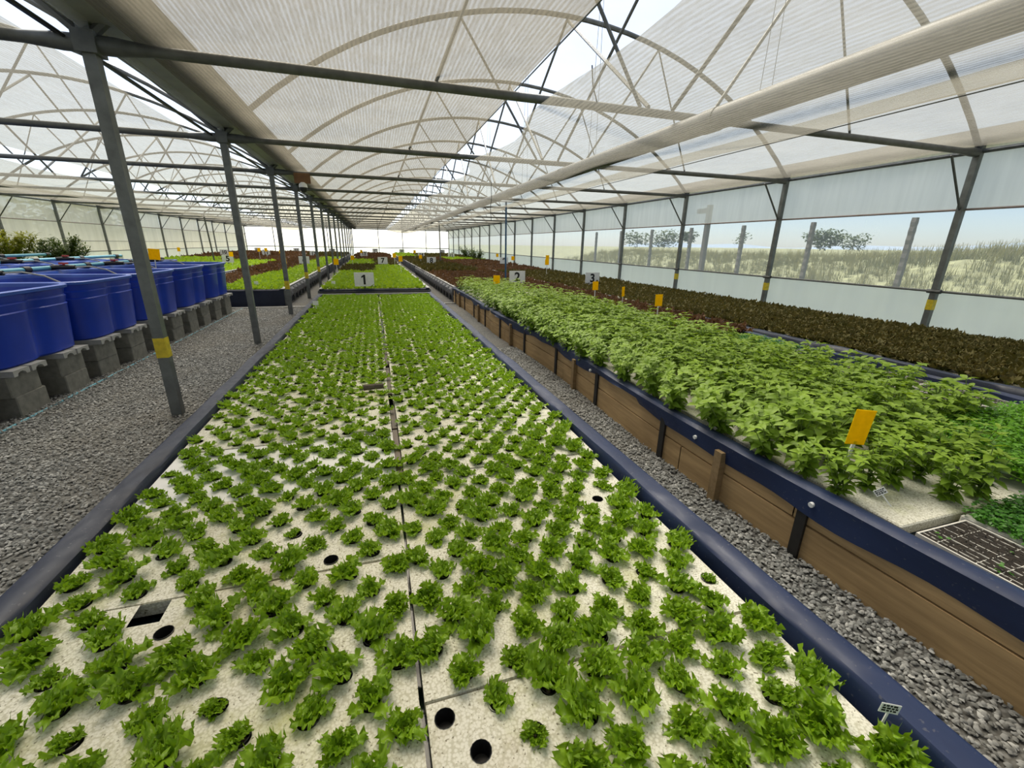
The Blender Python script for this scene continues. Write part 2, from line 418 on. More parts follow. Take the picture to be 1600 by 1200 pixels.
LET_HI = [lettuce_variant(100 + i, n=int(13 + i % 5), lean=(rng.uniform(-.45, .45), rng.uniform(-.45, .45))) for i in range(8)]
LET_MID = [lettuce_variant(200 + i, n=10, nu=7, nv=4, lean=(rng.uniform(-.35, .35), rng.uniform(-.35, .35))) for i in range(6)]
LET_LOW = [lettuce_variant(300 + i, n=6, nu=3, nv=2, spread=.9) for i in range(5)]
RED_HI = [lettuce_variant(400 + i, n=15, nu=7, nv=5, spread=.8) for i in range(6)]
RED_LOW = [lettuce_variant(500 + i, n=7, nu=3, nv=3, spread=.9) for i in range(5)]

def basil_leaf(L, W, base, phi, pitch, roll, R, nu=4):
    u = np.linspace(0, 1, nu + 1); v = np.array([-1, 0, 1.])
    w = W * np.sin(PI * np.clip(u, .02, .985) ** .8)
    U, Vv = np.meshgrid(u, v, indexing='ij')
    x = L * 1.1 * U; y = w[:, None] * Vv; z = .28 * np.abs(y) - L * .34 * U ** 2.2
    P = np.stack([x, y, z], -1).reshape(-1, 3)
    cr, sr = math.cos(roll), math.sin(roll); P = P @ np.array([[1, 0, 0], [0, cr, sr], [0, -sr, cr]])
    cp, sp = math.cos(pitch), math.sin(pitch); P = P @ np.array([[cp, 0, sp], [0, 1, 0], [-sp, 0, cp]])
    return P @ rot_z(phi).T + base, tri_grid(nu + 1, 3), U.ravel()

def basil_variant(seed, stems=5, nodes=5, H=.27, nu=4):
    R = np.random.default_rng(seed); L = []; stem_pts = []
    for s in range(stems):
        az = s * 2 * PI / stems + R.uniform(-.4, .4); tilt = R.uniform(.1, .48) if s else .04; h = H * R.uniform(.8, 1.12)
        d = np.array([math.cos(az) * math.sin(tilt), math.sin(az) * math.sin(tilt), math.cos(tilt)])
        stem_pts.append(((0, 0, 0), tuple(d * h)))
        ph = R.uniform(0, 6.28)
        for k in range(nodes):
            t = .16 + .84 * k / (nodes - 1); top = k == nodes - 1
            for q in range(4 if top else 2):
                phi = ph + k * PI / 2 + q * (PI / 2 if top else PI) + R.uniform(-.3, .3)
                ln = (.056 if not top else .042) * R.uniform(.75, 1.25)
                L.append(basil_leaf(ln, ln * .30, d * h * t, phi, R.uniform(.15, .65) if top else R.uniform(-.15, .45), R.uniform(-.4, .4), R, nu))
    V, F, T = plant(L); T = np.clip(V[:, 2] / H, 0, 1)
    return V, F, T, stem_pts
BAS_HI = [basil_variant(600 + i, stems=9 + i % 2, nodes=6) for i in range(7)]
BAS_LOW = [basil_variant(700 + i, stems=6, nodes=4, nu=2)[:3] for i in range(5)]

def sprig_variant(seed, n=9, h=.08, leaf=.018):
    R = np.random.default_rng(seed); L = []
    for i in range(n):
        base = np.array([R.uniform(-.035, .035), R.uniform(-.035, .035), h * R.uniform(.35, 1)])
        L.append(basil_leaf(leaf * R.uniform(.7, 1.3), leaf * .5, base, R.uniform(0, 6.28), R.uniform(-.2, .5), R.uniform(-.4, .4), R, 2))
    return plant(L)
SPRIG = [sprig_variant(800 + i) for i in range(5)]

# ================================================================== SETTING
# ---- floor
fl = MB(); fl.grid(np.array([[[x, y, 0] for x in (XL, XR)] for y in (-6, YB)])); fl.mesh
floor = fl.obj('floor', 'gravel'); floor['kind'] = 'structure'; tag(floor, 'grey crushed stone gravel floor of the greenhouse', 'floor', kind='structure')

def chips(name, rects, dens, size, label):
    n = [int((x1 - x0) * (y1 - y0) * dens) for x0, x1, y0, y1 in rects]; tot = sum(n)
    P = np.concatenate([np.stack([rng.uniform(x0, x1, k), rng.uniform(y0, y1, k), rng.uniform(.002, .014, k)], 1) for (x0, x1, y0, y1), k in zip(rects, n)])
    base = np.array([[-1, -.5, 0], [.2, -.62, 0], [1, -.1, 0], [.55, .6, 0], [-.7, .5, 0], [-.6, -.2, .5], [.45, -.25, .55], [.15, .35, .45]])
    F = np.array([[0, 1, 5], [1, 6, 5], [1, 2, 6], [2, 3, 6], [3, 7, 6], [3, 4, 7], [4, 5, 7], [4, 0, 5], [5, 6, 7]])
    V = np.repeat(base[None], tot, 0) * rng.uniform(.75, 1.2, (tot, 8, 1)) * (size * rng.uniform(.55, 1.25, (tot, 1, 1)))
    a = rng.uniform(0, 2 * PI, tot); t = rng.uniform(-.5, .5, tot)
    c, s = np.cos(t)[:, None], np.sin(t)[:, None]
    V[..., 0], V[..., 2] = V[..., 0] * c - V[..., 2] * s, V[..., 0] * s + V[..., 2] * c
    c, s = np.cos(a)[:, None], np.sin(a)[:, None]
    V[..., 0], V[..., 1] = V[..., 0] * c - V[..., 1] * s, V[..., 0] * s + V[..., 1] * c
    V = V + P[:, None]
    FF = (F[None] + (np.arange(tot) * 8)[:, None, None]).reshape(-1, 3)
    o = put(name, np_mesh(name, V.reshape(-1, 3), FF, 'chips', smooth=False)); tag(o, label, 'gravel', kind='stuff'); return o
chips('gravel', [(1.44, 2.14, .2, 3.2), (1.44, 2.14, 3.2, 6.5)], 3600, .0125, 'grey stone chips on the path beside the brown plank bed')
chips('gravel', [(-3.3, -1.40, 1.2, 4.6), (-3.3, -1.40, 4.6, 8.0), (-3.3, -1.45, 8.0, 12.0)], 2300, .0125, 'grey stone chips on the wide path beside the blue tanks')

# ---- ceiling: trusses, gutter, roof film
ceiling = empty('ceiling', (0, 0, ZT)); tag(ceiling, 'arched plastic greenhouse roof on grey steel trusses', 'ceiling', kind='structure')
def under(parent, o): o.parent = parent; o.location = Vector(o.location) - Vector(parent.location); return o
HS, ZC, RA = 5.175, -2.3, 7.41
def arch_z(dx): return ZC + math.sqrt(RA * RA - dx * dx)
def bay_span(b): return (XC + HS) if b == 0 else (XC - HS)
tie_me, arch_me = {}, {}
CR = arch_z(0)
def beam_profile(x0, x1):
    L = x1 - x0; return [(x0, 0, 0), (x0 + .12, 0, 0), (x0 + .34, 0, 0), (x1 - .34, 0, 0), (x1 - .12, 0, 0), (x1, 0, 0)], [.062, .062, .040, .040, .058, .058]
pts, rr = beam_profile(-HS + .05, HS - .05)
tie_m = MB().tube(pts, rr, 10).mesh('tie_beam', 'steel_dark', True)
xs = np.linspace(-HS, HS, 29)
arch_m = MB().tube([(x, 0, arch_z(x) - ZT) for x in xs], .037, 8).mesh('arch', 'steel_dark', True)
webs = MB().tube([(-.45, 0, .04), (-1.75, 0, arch_z(-1.75) - ZT - .03)], .018, 6).mesh('web_brace', 'steel_dark')
webs2 = MB().tube([(.45, 0, .04), (1.75, 0, arch_z(1.75) - ZT - .03)], .018, 6).mesh('web_brace', 'steel_dark')
webl = MB().tube([(-1.75, 0, arch_z(-1.75) - ZT - .03), (-2.6, 0, .04)], .014, 6).mesh('web_brace', 'steel_dark')
webr = MB().tube([(1.75, 0, arch_z(1.75) - ZT - .03), (2.6, 0, .04)], .014, 6).mesh('web_brace', 'steel_dark')
xb = MB().tube([(-.35, 0, .05), (0, BAY, CR - ZT - .05)], .022, 6).mesh('ridge_brace', 'steel_dark')
xb2 = MB().tube([(0, 0, CR - ZT - .05), (-.05, BAY, .05)], .022, 6).mesh('ridge_brace', 'steel_dark')
for b in (0, 1):
    cx = bay_span(b)
    for k, y in enumerate(LINES):
        t = put('tie_beam', tie_m, ceiling, (cx, y, 0))
        put('arch', arch_m, t)
        for w_ in (webs, webs2, webl, webr): put('web_brace', w_, t)
        if k < len(LINES) - 1:
            put('ridge_brace', xb, t); put('ridge_brace', xb2, t)
            rows = np.array([[[x, yy, arch_z(x) - ZT + .045] for x in np.linspace(-HS, HS, 33)] for yy in (0, BAY)])
            if b == 0 and k == 0: film_m = MB().grid(rows).mesh('roof_film', 'roof_film', True)
            put('roof_film', film_m, ceiling, (cx, y, 0))
gm = MB()
yA, yZ = LINES[0], YB
prof = [(-.36, .30), (-.20, .13), (.20, .13), (.36, .30)]
gm.grid(np.array([[[x, yy - 0, z] for x, z in prof] for yy in (yA, yZ)]))
gm.grid(np.array([[[x, yy, z + .01] for x, z in prof[::-1]] for yy in (yA, yZ)]))
gut = gm.mesh('gutter', 'gutter')
for x in (XC + .12, XR + .28, XL - .28): put('gutter', gut, ceiling, (x, 0, 0))
# dark lattice cable bundle under the centre gutter
cb = MB()
for dx, dz, r in ((-.17, .05, .018), (-.12, .02, .012), (-.22, .09, .010)): cb.tube([(XC + dx, yA, dz), (XC + dx, yZ, dz)], r, 6)
put('gutter_cable', cb.mesh('gutter_cable', 'black'), ceiling)

# ---- shade nets (hung sheets, lie on / under the tie beams)
def net(name, x0, x1, zf, mat, label, nx=10, ny_per=8, y0=LINES[0], y1=YB - .2):
    ny = int((y1 - y0) / BAY * ny_per); P = np.zeros((ny + 1, nx + 1, 3))
    for i in range(ny + 1):
        y = y0 + (y1 - y0) * i / ny; ph = ((y - Y0) / BAY) % 1.0
        for j in range(nx + 1):
            t = j / nx; P[i, j] = (x0(y) + (x1(y) - x0(y)) * t, y, zf(t, ph, y))
    o = MB().grid(P).obj(name, mat, None, True); tag(o, label, 'shade net', 'shade nets under the roof'); return o
wob = lambda y, a, f, p: a * math.sin(f * y + p)
net('shade_net', lambda y: -1.62, lambda y: 1.47 + wob(y, .02, 1.1, 0), lambda t, ph, y: 3.03 + .05 * abs(math.sin(PI * ph)) * math.sin(PI * t) + .02 * t, 'net',
    'beige shade net lying over the tie beams between gutter and roof gap, bed 1 side')
net('shade_net', lambda y: 1.66 + .28 * math.sin(PI * (((y - Y0) / BAY) % 1)) ** 2 * (.5 if y < Y0 else 1 if y < 14 else .35), lambda y: 4.92,
    lambda t, ph, y: 2.90 - (.27 + .05 * math.sin(y * .7)) * math.sin(PI * min(1, t * 1.02)) - .03 * t + .03 * math.sin(PI * ph), 'net_thin',
    'pale shade net sagging below the tie beams and the grey duct', nx=14)
net('shade_net', lambda y: 4.92, lambda y: 8.30, lambda t, ph, y: 3.03 + .012 * math.sin(9 * t + y) - .04 * math.sin(PI * ph) * t, 'net_thin',
    'pale shade net over the tie beams next to the clear film wall')
net('shade_net', lambda y: -5.75, lambda y: -2.32, lambda t, ph, y: 3.04 + .05 * math.sin(PI * ph) * math.sin(PI * t), 'net_thin',
    'pale shade net over the tie beams above the nearest row of blue tanks')
net('shade_net', lambda y: -9.2, lambda y: -6.25 - .2 * math.sin(PI * (((y - Y0) / BAY) % 1)) ** 2, lambda t, ph, y: 2.92 - .22 * math.sin(PI * t), 'net_thin',
    'pale shade net sagging below the tie beams of the tank bay')
net('shade_net', lambda y: -12.1, lambda y: -9.2, lambda t, ph, y: 3.03 + .01 * math.sin(8 * t + y), 'net_thin',
    'pale shade net over the tie beams next to the milky film wall')
# net edge cords
for x, z, lab in ((1.47, 3.05, 'thin edge cord along the roof gap side of the beige shade net'), (4.92, 2.875, 'dark wire where the sagging net meets the flat net')):
    o = MB().tube([(x, LINES[0], z), (x, YB, z)], .006, 5).obj('net_wire', 'steel_dark'); tag(o, lab, 'wire')

# ---- hanging air duct at the bay centre
dct = empty('air_duct', (3.275, 0, 2.79)); tag(dct, 'long grey round duct pipe hung under the roof behind the sagging net', 'duct')
d = MB()
for k in range(9):
    ya, yb = -2 + k * 6, min(YB - .3, 4 + k * 6)
    if ya >= yb: break
    put('duct_section', MB().tube([(0, ya, 0), (0, yb - .02, 0)], .10, 16).mesh('duct_section', 'duct', True), dct)
    put('duct_collar', MB().tube([(0, yb - .10, 0), (0, yb + .08, 0)], .108, 16).mesh('duct_collar', 'duct', True), dct)
for k, y in enumerate(LINES):
    put('hanger_wire', MB().tube([(-.06, y - 1.2, .08), (-.02, y - 1.2, 2.2)], .003, 4).tube([(.06, y - 1.2, .08), (.02, y - 1.2, 2.2)], .003, 4).mesh('hanger_wire', 'steel_dark'), dct)

# ---- centre row posts
post_m = MB().box(-.042, .042, -.042, .042, 0, ZT + .13).mesh('support_post', 'steel')
cap_m = MB().box(-.07, .07, -.075, .075, ZT - .07, ZT + .075).mesh('post_bracket', 'steel_dark')
tape_m = MB().box(-.0445, .0445, -.0445, .0445, .57, .75).mesh('yellow_tape', 'tape')
for k in range(NB - 1):
    y = Y0 + BAY * k
    p = put('support_post', post_m, None, (XC, y, 0))
    t = 'with a yellow tape band ' if k in (0, 2, 3, 4) else ''
    tag(p, f'{ORD[k]} square grey steel post of the centre row {t}'.strip(), 'post', 'centre row posts')
    put('bracket', cap_m, p)
    if t: put('yellow_tape', tape_m, p)

# ---- side walls
def side_wall(name, x, inward, label, clear, k0):
    w = empty(name, (x, 0, 0)); tag(w, label, 'wall', kind='structure')
    s = inward
    pm = MB().box(-.04, .04, -.04, .04, 0, ZT + .2).mesh('wall_post', 'steel')
    km = MB().tube([(0, 0, 2.17), (s * .56, 0, 2.90)], .017, 6).mesh('knee_brace', 'steel_dark')
    tm = MB().box(-.043, .043, -.043, .043, .72, .88).mesh('yellow_tape', 'tape')
    cl = MB().tube([(s * .02, -.09, 1.01), (s * .02, .09, 1.01)], .034, 8).mesh('rail_clamp', 'steel_dark')
    zs_low = np.linspace(0, 1.01, 3)
    def sheet(z0, z1, nm, mat, wav, off):
        zz = np.linspace(z0, z1, 5); yy = np.linspace(0, BAY, 13)
        P = np.array([[[off + wav * math.sin(5 * y_ + 3 * z_) * math.sin(PI * (z_ - z0) / (z1 - z0)), y_, z_] for y_ in yy] for z_ in zz])
        return MB().grid(P).mesh(nm, mat, True)
    lo = sheet(0, 1.01, 'skirt_film', 'wall_white', .008, -s * .055); mid = sheet(1.01, 2.22, 'clear_film', clear, .006, -s * .055)
    up = sheet(2.20, ZT + .12, 'top_band_film', 'wall_band', .012, -s * .058)
    ys = [Y0 + BAY * k for k in range(k0, NB)]
    for i, y in enumerate(ys):
        p = put('wall_post', pm, w, (0, y, 0)); put('knee_brace', km, p); put('rail_clamp', cl, p)
        if (y - Y0) / BAY < 2.5 and inward < 0: put('yellow_tape', tm, p)
        if i < len(ys) - 1:
            put('skirt_film', lo, w, (0, y, 0)); put('clear_film', mid, w, (0, y, 0)); put('top_band_film', up, w, (0, y, 0))
    for z, r, mm, nm, dx in ((1.01, .018, 'steel_dark', 'rail', 0), (2.21, .016, 'board2', 'roll_rod', -s * .04), (ZT + .02, .030, 'steel_dark', 'eave_rail', -s * .02)):
        put(nm, MB().tube([(dx, ys[0], z), (dx, ys[-1], z)], r, 8).mesh(nm, mm), w)
    return w
M['board2'] = simple('dull_mauve_rod', (.24, .19, .175), .6, 0, .1, 5)
side_wall('wall_right', XR, -1, 'clear and white plastic film side wall on steel posts with the field outside', 'wall_clear', -1)
wl = side_wall('wall_left', XL, 1, 'milky plastic film side wall behind the blue tanks', 'wall_left', 0)
put('rail', MB().tube([(0, Y0, 1.45), (0, YB, 1.45)], .012, 6).mesh('rail', 'steel_dark'), wl)
# ---- back wall
wb = empty('wall_back', (0, YB, 0)); tag(wb, 'bright white plastic film end wall', 'wall', kind='structure')
for x0 in (XL, XC):
    for q in range(4):
        a, b_ = x0 + q * HS / 2, x0 + (q + 1) * HS / 2
        put('skirt_film', MB().grid(np.array([[[x, 0, z] for x in (a, b_)] for z in (0, 1.05)])).mesh('skirt_film', 'wall_white'), wb)
        xs_ = np.linspace(a, b_, 6); cx = x0 + HS
        P = np.array([[[x, .0, 1.05 + (arch_z(max(-HS, min(HS, x - cx))) + .04 - 1.05) * t] for x in xs_] for t in np.linspace(0, 1, 4)])
        put('end_film', MB().grid(P).mesh('end_film', 'wall_back'), wb)
        if q: put('wall_post', MB().box(a - .035, a + .035, -.08, -.01, 0, ZT + 1).mesh('wall_post', 'steel_dark'), wb)
put('rail', MB().box(XL, XR, -.07, -.02, 1.02, 1.10).mesh('rail', 'steel_dark'), wb)
put('rail', MB().box(XL, XR, -.07, -.03, .80, .84).mesh('rail', 'wall_white'), wb)
# front end wall, behind the camera
wf = empty('wall_front', (0, LINES[0] - .1, 0)); tag(wf, 'plastic film end wall behind the viewer', 'wall', kind='structure')
for x0 in (XL, XC):
    cx = x0 + HS; xs_ = np.linspace(x0, x0 + 2 * HS, 24)
    P = np.array([[[x, 0, (arch_z(max(-HS, min(HS, x - cx))) + .04) * t] for x in xs_] for t in np.linspace(0, 1, 4)])
    put('end_film', MB().grid(P).mesh('end_film', 'wall_left'), wf)

# ---- outside: field, bank, trees, fence
fo = MB()
xs_ = np.concatenate([np.linspace(XR + .1, 30, 60), np.linspace(32, 260, 20)]); ys_ = np.linspace(-40, 220, 150)
P = np.zeros((len(ys_), len(xs_), 3))
for i, y in enumerate(ys_):
    for j, x in enumerate(xs_):
        d = x - XR; h = 0
        rise = 1 / (1 + math.exp(-(d - 7.5) / 1.3)); far = max(0, d - 30) * .004
        near = 1 / (1 + math.exp((y - 10) / 2.5))
        h = rise * (1.25 + .85 * near) + far + (.16 * math.sin(.9 * x + 1.3 * y) + .12 * math.sin(2.1 * x - 1.7 * y) + .10 * math.sin(3.7 * y + .5 * x)) * rise * (.4 + near)
        P[i, j] = (x, y, h - .03)
fo.grid(P); hill = fo.obj('ground', 'hill', None, True); tag(hill, 'dry grass bank and field outside the clear film wall', 'field', kind='structure')
o = MB().grid(np.array([[[x, y, -.05] for x in (-300, XL - .1)] for y in (-60, 400)])).obj('ground', 'field'); tag(o, 'grassy ground outside the milky film wall', 'field', kind='structure')
o = MB().grid(np.array([[[x, y, -.05] for x in (XL - .1, XR + .1)] for y in (YB + .2, 400)])).obj('ground', 'field'); tag(o, 'open ground outside the end wall', 'field', kind='structure')
R_ = np.random.default_rng(5)
def blade_variant(seed):
    R = np.random.default_rng(seed); L = []
    for i in range(14):
        h = R.uniform(.25, .75); phi = R.uniform(0, 6.28); lean = R.uniform(.05, .45); b = np.array([R.uniform(-.15, .15), R.uniform(-.15, .15), 0])
        w = .012; t = np.array([0, .5, 1]); V = []
        for q in t: V += [(lean * h * q * q, -w * (1 - q * .7), h * q), (lean * h * q * q, w * (1 - q * .7), h * q)]
        V = np.array(V) @ rot_z(phi).T + b
        L.append((V, np.array([[0, 1, 3], [0, 3, 2], [2, 3, 5], [2, 5, 4]]), np.repeat(t, 2)))
    return plant(L)
BL = [blade_variant(900 + i) for i in range(6)]
pl = []
for _ in range(7000):
    x = R_.uniform(XR + 2.2, XR + 13); y = R_.uniform(0, 34)
    d = x - XR; rise = 1 / (1 + math.exp(-(d - 7.5) / 1.3)); near = 1 / (1 + math.exp((y - 10) / 2.5))
    pl.append((x, y, rise * (1.25 + .85 * near) - .12, R_.uniform(0, 6.28), R_.uniform(.35, .75), int(R_.integers(6))))
o = put('tall_grass', merge('tall_grass', BL, pl, 'drygrass')); tag(o, 'dry tall grass on the bank outside the clear wall', 'grass', kind='stuff')

def tree(name, x, y, z, h, wid, label, cat='tree', mat='treeleaf', n=420, leaf=.22, group=None):
    t = empty(name, (x, y, z)); tag(t, label, cat, group); R = np.random.default_rng(int(abs(x * 31 + y * 17)))
    put('trunk', MB().tube([(0, 0, -.5), (.03 * h, 0, h * .3), (0, .03 * h, h * .75)], [h * .03, h * .022, h * .008], 7).mesh('trunk', 'bark', True), t)
    L = []; blobs = [(R.uniform(-.3, .3) * wid, R.uniform(-.3, .3) * wid, h * R.uniform(.45, .85), wid * R.uniform(.22, .36)) for _ in range(7)]
    for i in range(n):
        bx, by, bz, br = blobs[i % 7]; dv = R.normal(size=3); dv /= np.linalg.norm(dv)
        L.append(basil_leaf(leaf * R.uniform(.7, 1.3), leaf * .4, np.array([bx, by, bz]) + dv * br * R.uniform(.75, 1.05) * (1, 1, .8), R.uniform(0, 6.28), R.uniform(-.5, .8), R.uniform(-.7, .7), R, 2))
    V, F, T = plant(L); put('crown', np_mesh('crown', V, F, mat, T), t); return t
tree('round_tree', 94, 74, 1.3, 3.9, 7.0, 'round dark tree on the skyline behind the bank, largest of them', n=800, leaf=.6)
tree('round_tree', 101, 72, 1.3, 3.4, 6.0, 'small tree just beside the large round tree on the skyline', n=400, leaf=.5)
tree('skyline_tree', 88, 121, 1.4, 4.6, 9.0, 'wide low tree in the far clump on the horizon', n=500, leaf=.8)
tree('skyline_tree', 95, 118, 1.4, 5.2, 5.0, 'tall tree in the far clump on the horizon', n=400, leaf=.7)
tree('skyline_tree', 80, 124, 1.4, 3.8, 8.0, 'low tree at the edge of the far clump on the horizon', n=400, leaf=.7)
tree('thin_tree', 84, 86, 1.3, 3.9, 3.6, 'thin sparse tree behind a fence post on the skyline', n=130, leaf=.45)
for i, (x, y, h, wd) in enumerate([(-17.5, 21, 3.0, 4.5), (-18, 28, 3.4, 5), (-17, 34, 3.0, 4.5), (-19, 41, 3.6, 5)]):
    tree('garden_tree', x, y, 0, h, wd, f'{ORD[i]} leafy tree seen dimly through the milky film wall', n=420, leaf=.5, group='trees outside the milky wall')
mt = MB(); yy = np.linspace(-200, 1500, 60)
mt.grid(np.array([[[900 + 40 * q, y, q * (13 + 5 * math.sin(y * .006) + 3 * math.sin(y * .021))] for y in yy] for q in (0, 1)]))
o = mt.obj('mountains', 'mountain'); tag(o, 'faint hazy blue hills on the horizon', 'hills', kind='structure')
fp = MB()
rows = [(.055 * (1 if i % 2 else .78), .05, 2.37 * i / 24) for i in range(25)]
P = np.array([[[sx * w_, sy * d_, z_] for sx, sy in ((-1, -1), (1, -1), (1, 1), (-1, 1))] for w_, d_, z_ in rows]); fp.grid(P, True)
fpm = fp.mesh('fence_post', 'fence')
for i, y in enumerate([4.7, 7.3, 9.8, 12.3, 14.9, 17.5, 20.1, 22.7]):
    o = put('fence_post', fpm, None, (12.0, y, -.02)); tag(o, f'{ORD[i]} weathered fence post outside the clear film wall, counted from the camera', 'fence post', 'fence posts outside')
o = MB().box(11.0, 11.14, 12.9, 13.04, -.03, 3.0).box(11.0, 11.14, 12.9, 13.5, 2.75, 2.9).obj('outdoor_post', 'fence'); tag(o, 'pale outdoor post with a short bracket arm close outside the clear wall', 'post')

# ================================================================== GROW BEDS
def sweep_y(prof, y0, y1, step, wob_=.006, seed=0, fn=None):
    """profile list of (x,z) swept along Y with gentle wrinkles"""
    R = np.random.default_rng(seed); n = max(2, int((y1 - y0) / step)); P = np.zeros((n + 1, len(prof), 3)); ph = R.uniform(0, 6.28, 6)
    for i in range(n + 1):
        y = y0 + (y1 - y0) * i / n
        w1 = wob_ * (math.sin(2.1 * y + ph[0]) + .7 * math.sin(5.3 * y + ph[1]) + .4 * math.sin(13 * y + ph[2]))
        w2 = wob_ * (math.sin(3.1 * y + ph[3]) + .6 * math.sin(7.7 * y + ph[4]))
        for j, (x, z) in enumerate(prof):
            k = .5 + .5 * math.sin(j * 1.7 + y * .8); P[i, j] = (x + w1 * k, y, z + w2 * k * .6) if fn is None else fn(j, x, z, y, w1 * k, w2 * k)
    return P

def bed_shell(bed, x0, x1, y0, y1, zr, rim, mat_l, mat_r, zin, seed=0, outer_l=0.0, outer_r=0.0, step=.12, ends=True, wl_=.006):
    """liner folded over the four edges of a trough; parts of bed. outer_*: how low the outside hangs"""
    def prof(xo, s, low): return [(xo, low), (xo - s * .004, zr - .016), (xo + s * .006, zr - .003), (xo + s * .018, zr), (xo + s * (rim - .012), zr - .008), (xo + s * rim, zr - .022), (xo + s * (rim + .008), zin - .05)]
    put('liner_edge', MB().grid(sweep_y(prof(x0, 1, outer_l), y0, y1, step, wl_, seed)).mesh('liner_edge', mat_l, True), bed)
    put('liner_edge', MB().grid(sweep_y(prof(x1, -1, outer_r), y0, y1, step, wl_, seed + 1)).mesh('liner_edge', mat_r, True), bed)
    if ends:
        for y, s in ((y0, 1), (y1, -1)):
            P = np.array([[[x, y + s * a, z] for a, z in ((0, 0), (-.004, zr - .03), (.03, zr), (rim, zr - .01), (rim + .008, zin - .05))] for x in np.linspace(x0, x1, 12)])
            put('liner_end', MB().grid(P).mesh('liner_end', mat_l, True), bed)
    put('water', MB().grid(np.array([[[x, y, zin - .05] for x in (x0 + .02, x1 - .02)] for y in (y0 + .02, y1 - .02)])).mesh('water', 'water'), bed)

# ---- foam rafts with planting holes
PX, PY, RL, RW = .163, .1133, .672, 1.238
def raft_holes():
    H = []
    for i in range(6):
        for j in range(8 if i % 2 else 7): H.append((.049 + PX * j + (0 if i % 2 else PX / 2), PY * (i + .5) - .004))
    return H
HOLES = raft_holes()
def raft_mesh(name, mat, skip=(), th=.055, hr=.0285, segs=16):
    b = MB(); cw, ch = .047, .0525
    per = []
    for q in range(4): per += [(-1 + .5 * q, -1)]
    for q in range(4): per += [(1, -1 + .5 * q)]
    for q in range(4): per += [(1 - .5 * q, 1)]
    for q in range(4): per += [(-1, 1 - .5 * q)]
    ysplit = [0]
    for i in range(6):
        yc = PY * (i + .5) - .004; y0, y1 = yc - ch, yc + ch
        cells = [h for h in HOLES if abs(h[1] - yc) < 1e-6]
        x = 0
        for hx, hy in cells:
            if hx - cw > x + 1e-6: b._add([(x, y0, 0), (hx - cw, y0, 0), (hx - cw, y1, 0), (x, y1, 0)], [(0, 1, 2, 3)])
            x = hx + cw
            if (i, round(hx, 3)) in skip: continue
            out = [(hx + px * cw, hy + py * ch, 0) for px, py in per]
            an = [math.atan2(py * ch, px * cw) for px, py in per]
            inn = [(hx + hr * math.cos(a), hy + hr * math.sin(a), 0) for a in an]
            low = [(p[0], p[1], -th) for p in inn]
            n = 16
            b._add(out + inn + low, [(k, (k + 1) % n, n + (k + 1) % n, n + k) for k in range(n)] + [(n + k, n + (k + 1) % n, 2 * n + (k + 1) % n, 2 * n + k) for k in range(n)])
        if x < RW - 1e-6: b._add([(x, y0, 0), (RW, y0, 0), (RW, y1, 0), (x, y1, 0)], [(0, 1, 2, 3)])
        ynext = PY * (i + 1.5) - .004 - ch if i < 5 else RL
        b._add([(0, y1, 0), (RW, y1, 0), (RW, ynext, 0), (0, ynext, 0)], [(0, 1, 2, 3)])
        if i == 0: b._add([(0, 0, 0), (RW, 0, 0), (RW, y0, 0), (0, y0, 0)], [(0, 1, 2, 3)])
    for a, c in (((0, 0), (RW, 0)), ((RW, 0), (RW, RL)), ((RW, RL), (0, RL)), ((0, RL), (0, 0))):
        b._add([(*a, 0), (*a, -th), (*c, -th), (*c, 0)], [(0, 1, 2, 3)])
    return b.mesh(name, mat)
raft_a = raft_mesh('foam_raft', 'raft'); raft_w = raft_mesh('foam_raft', 'raft_white')
raft_n = raft_mesh('foam_raft', 'raft', skip={(5, round(.049 + PX * 2, 3))})

cup = MB()
rp = [(.0305, .002), (.0285, .003), (.0275, -.002), (.024, -.048), (0.001, -.050)]
cup.grid(np.array([[[r * math.cos(2 * PI * k / 14), r * math.sin(2 * PI * k / 14), z] for k in range(14)] for r, z in rp]), True)
cup_m = cup.mesh('net_cup', 'black', True)
cupV = np.array([v[:] for v in cup.v]); cupF = np.array([[f[0], f[1], f[2]] for f in cup.f] + [[f[0], f[2], f[3]] for f in cup.f])
cup_soil = MB().grid(np.array([[[r * math.cos(2 * PI * k / 10), r * math.sin(2 * PI * k / 10), z] for k in range(10)] for r, z in ((.024, -.026), (.012, -.018), (.001, -.02))]), True).mesh('potting_mix', 'cupsoil', True)

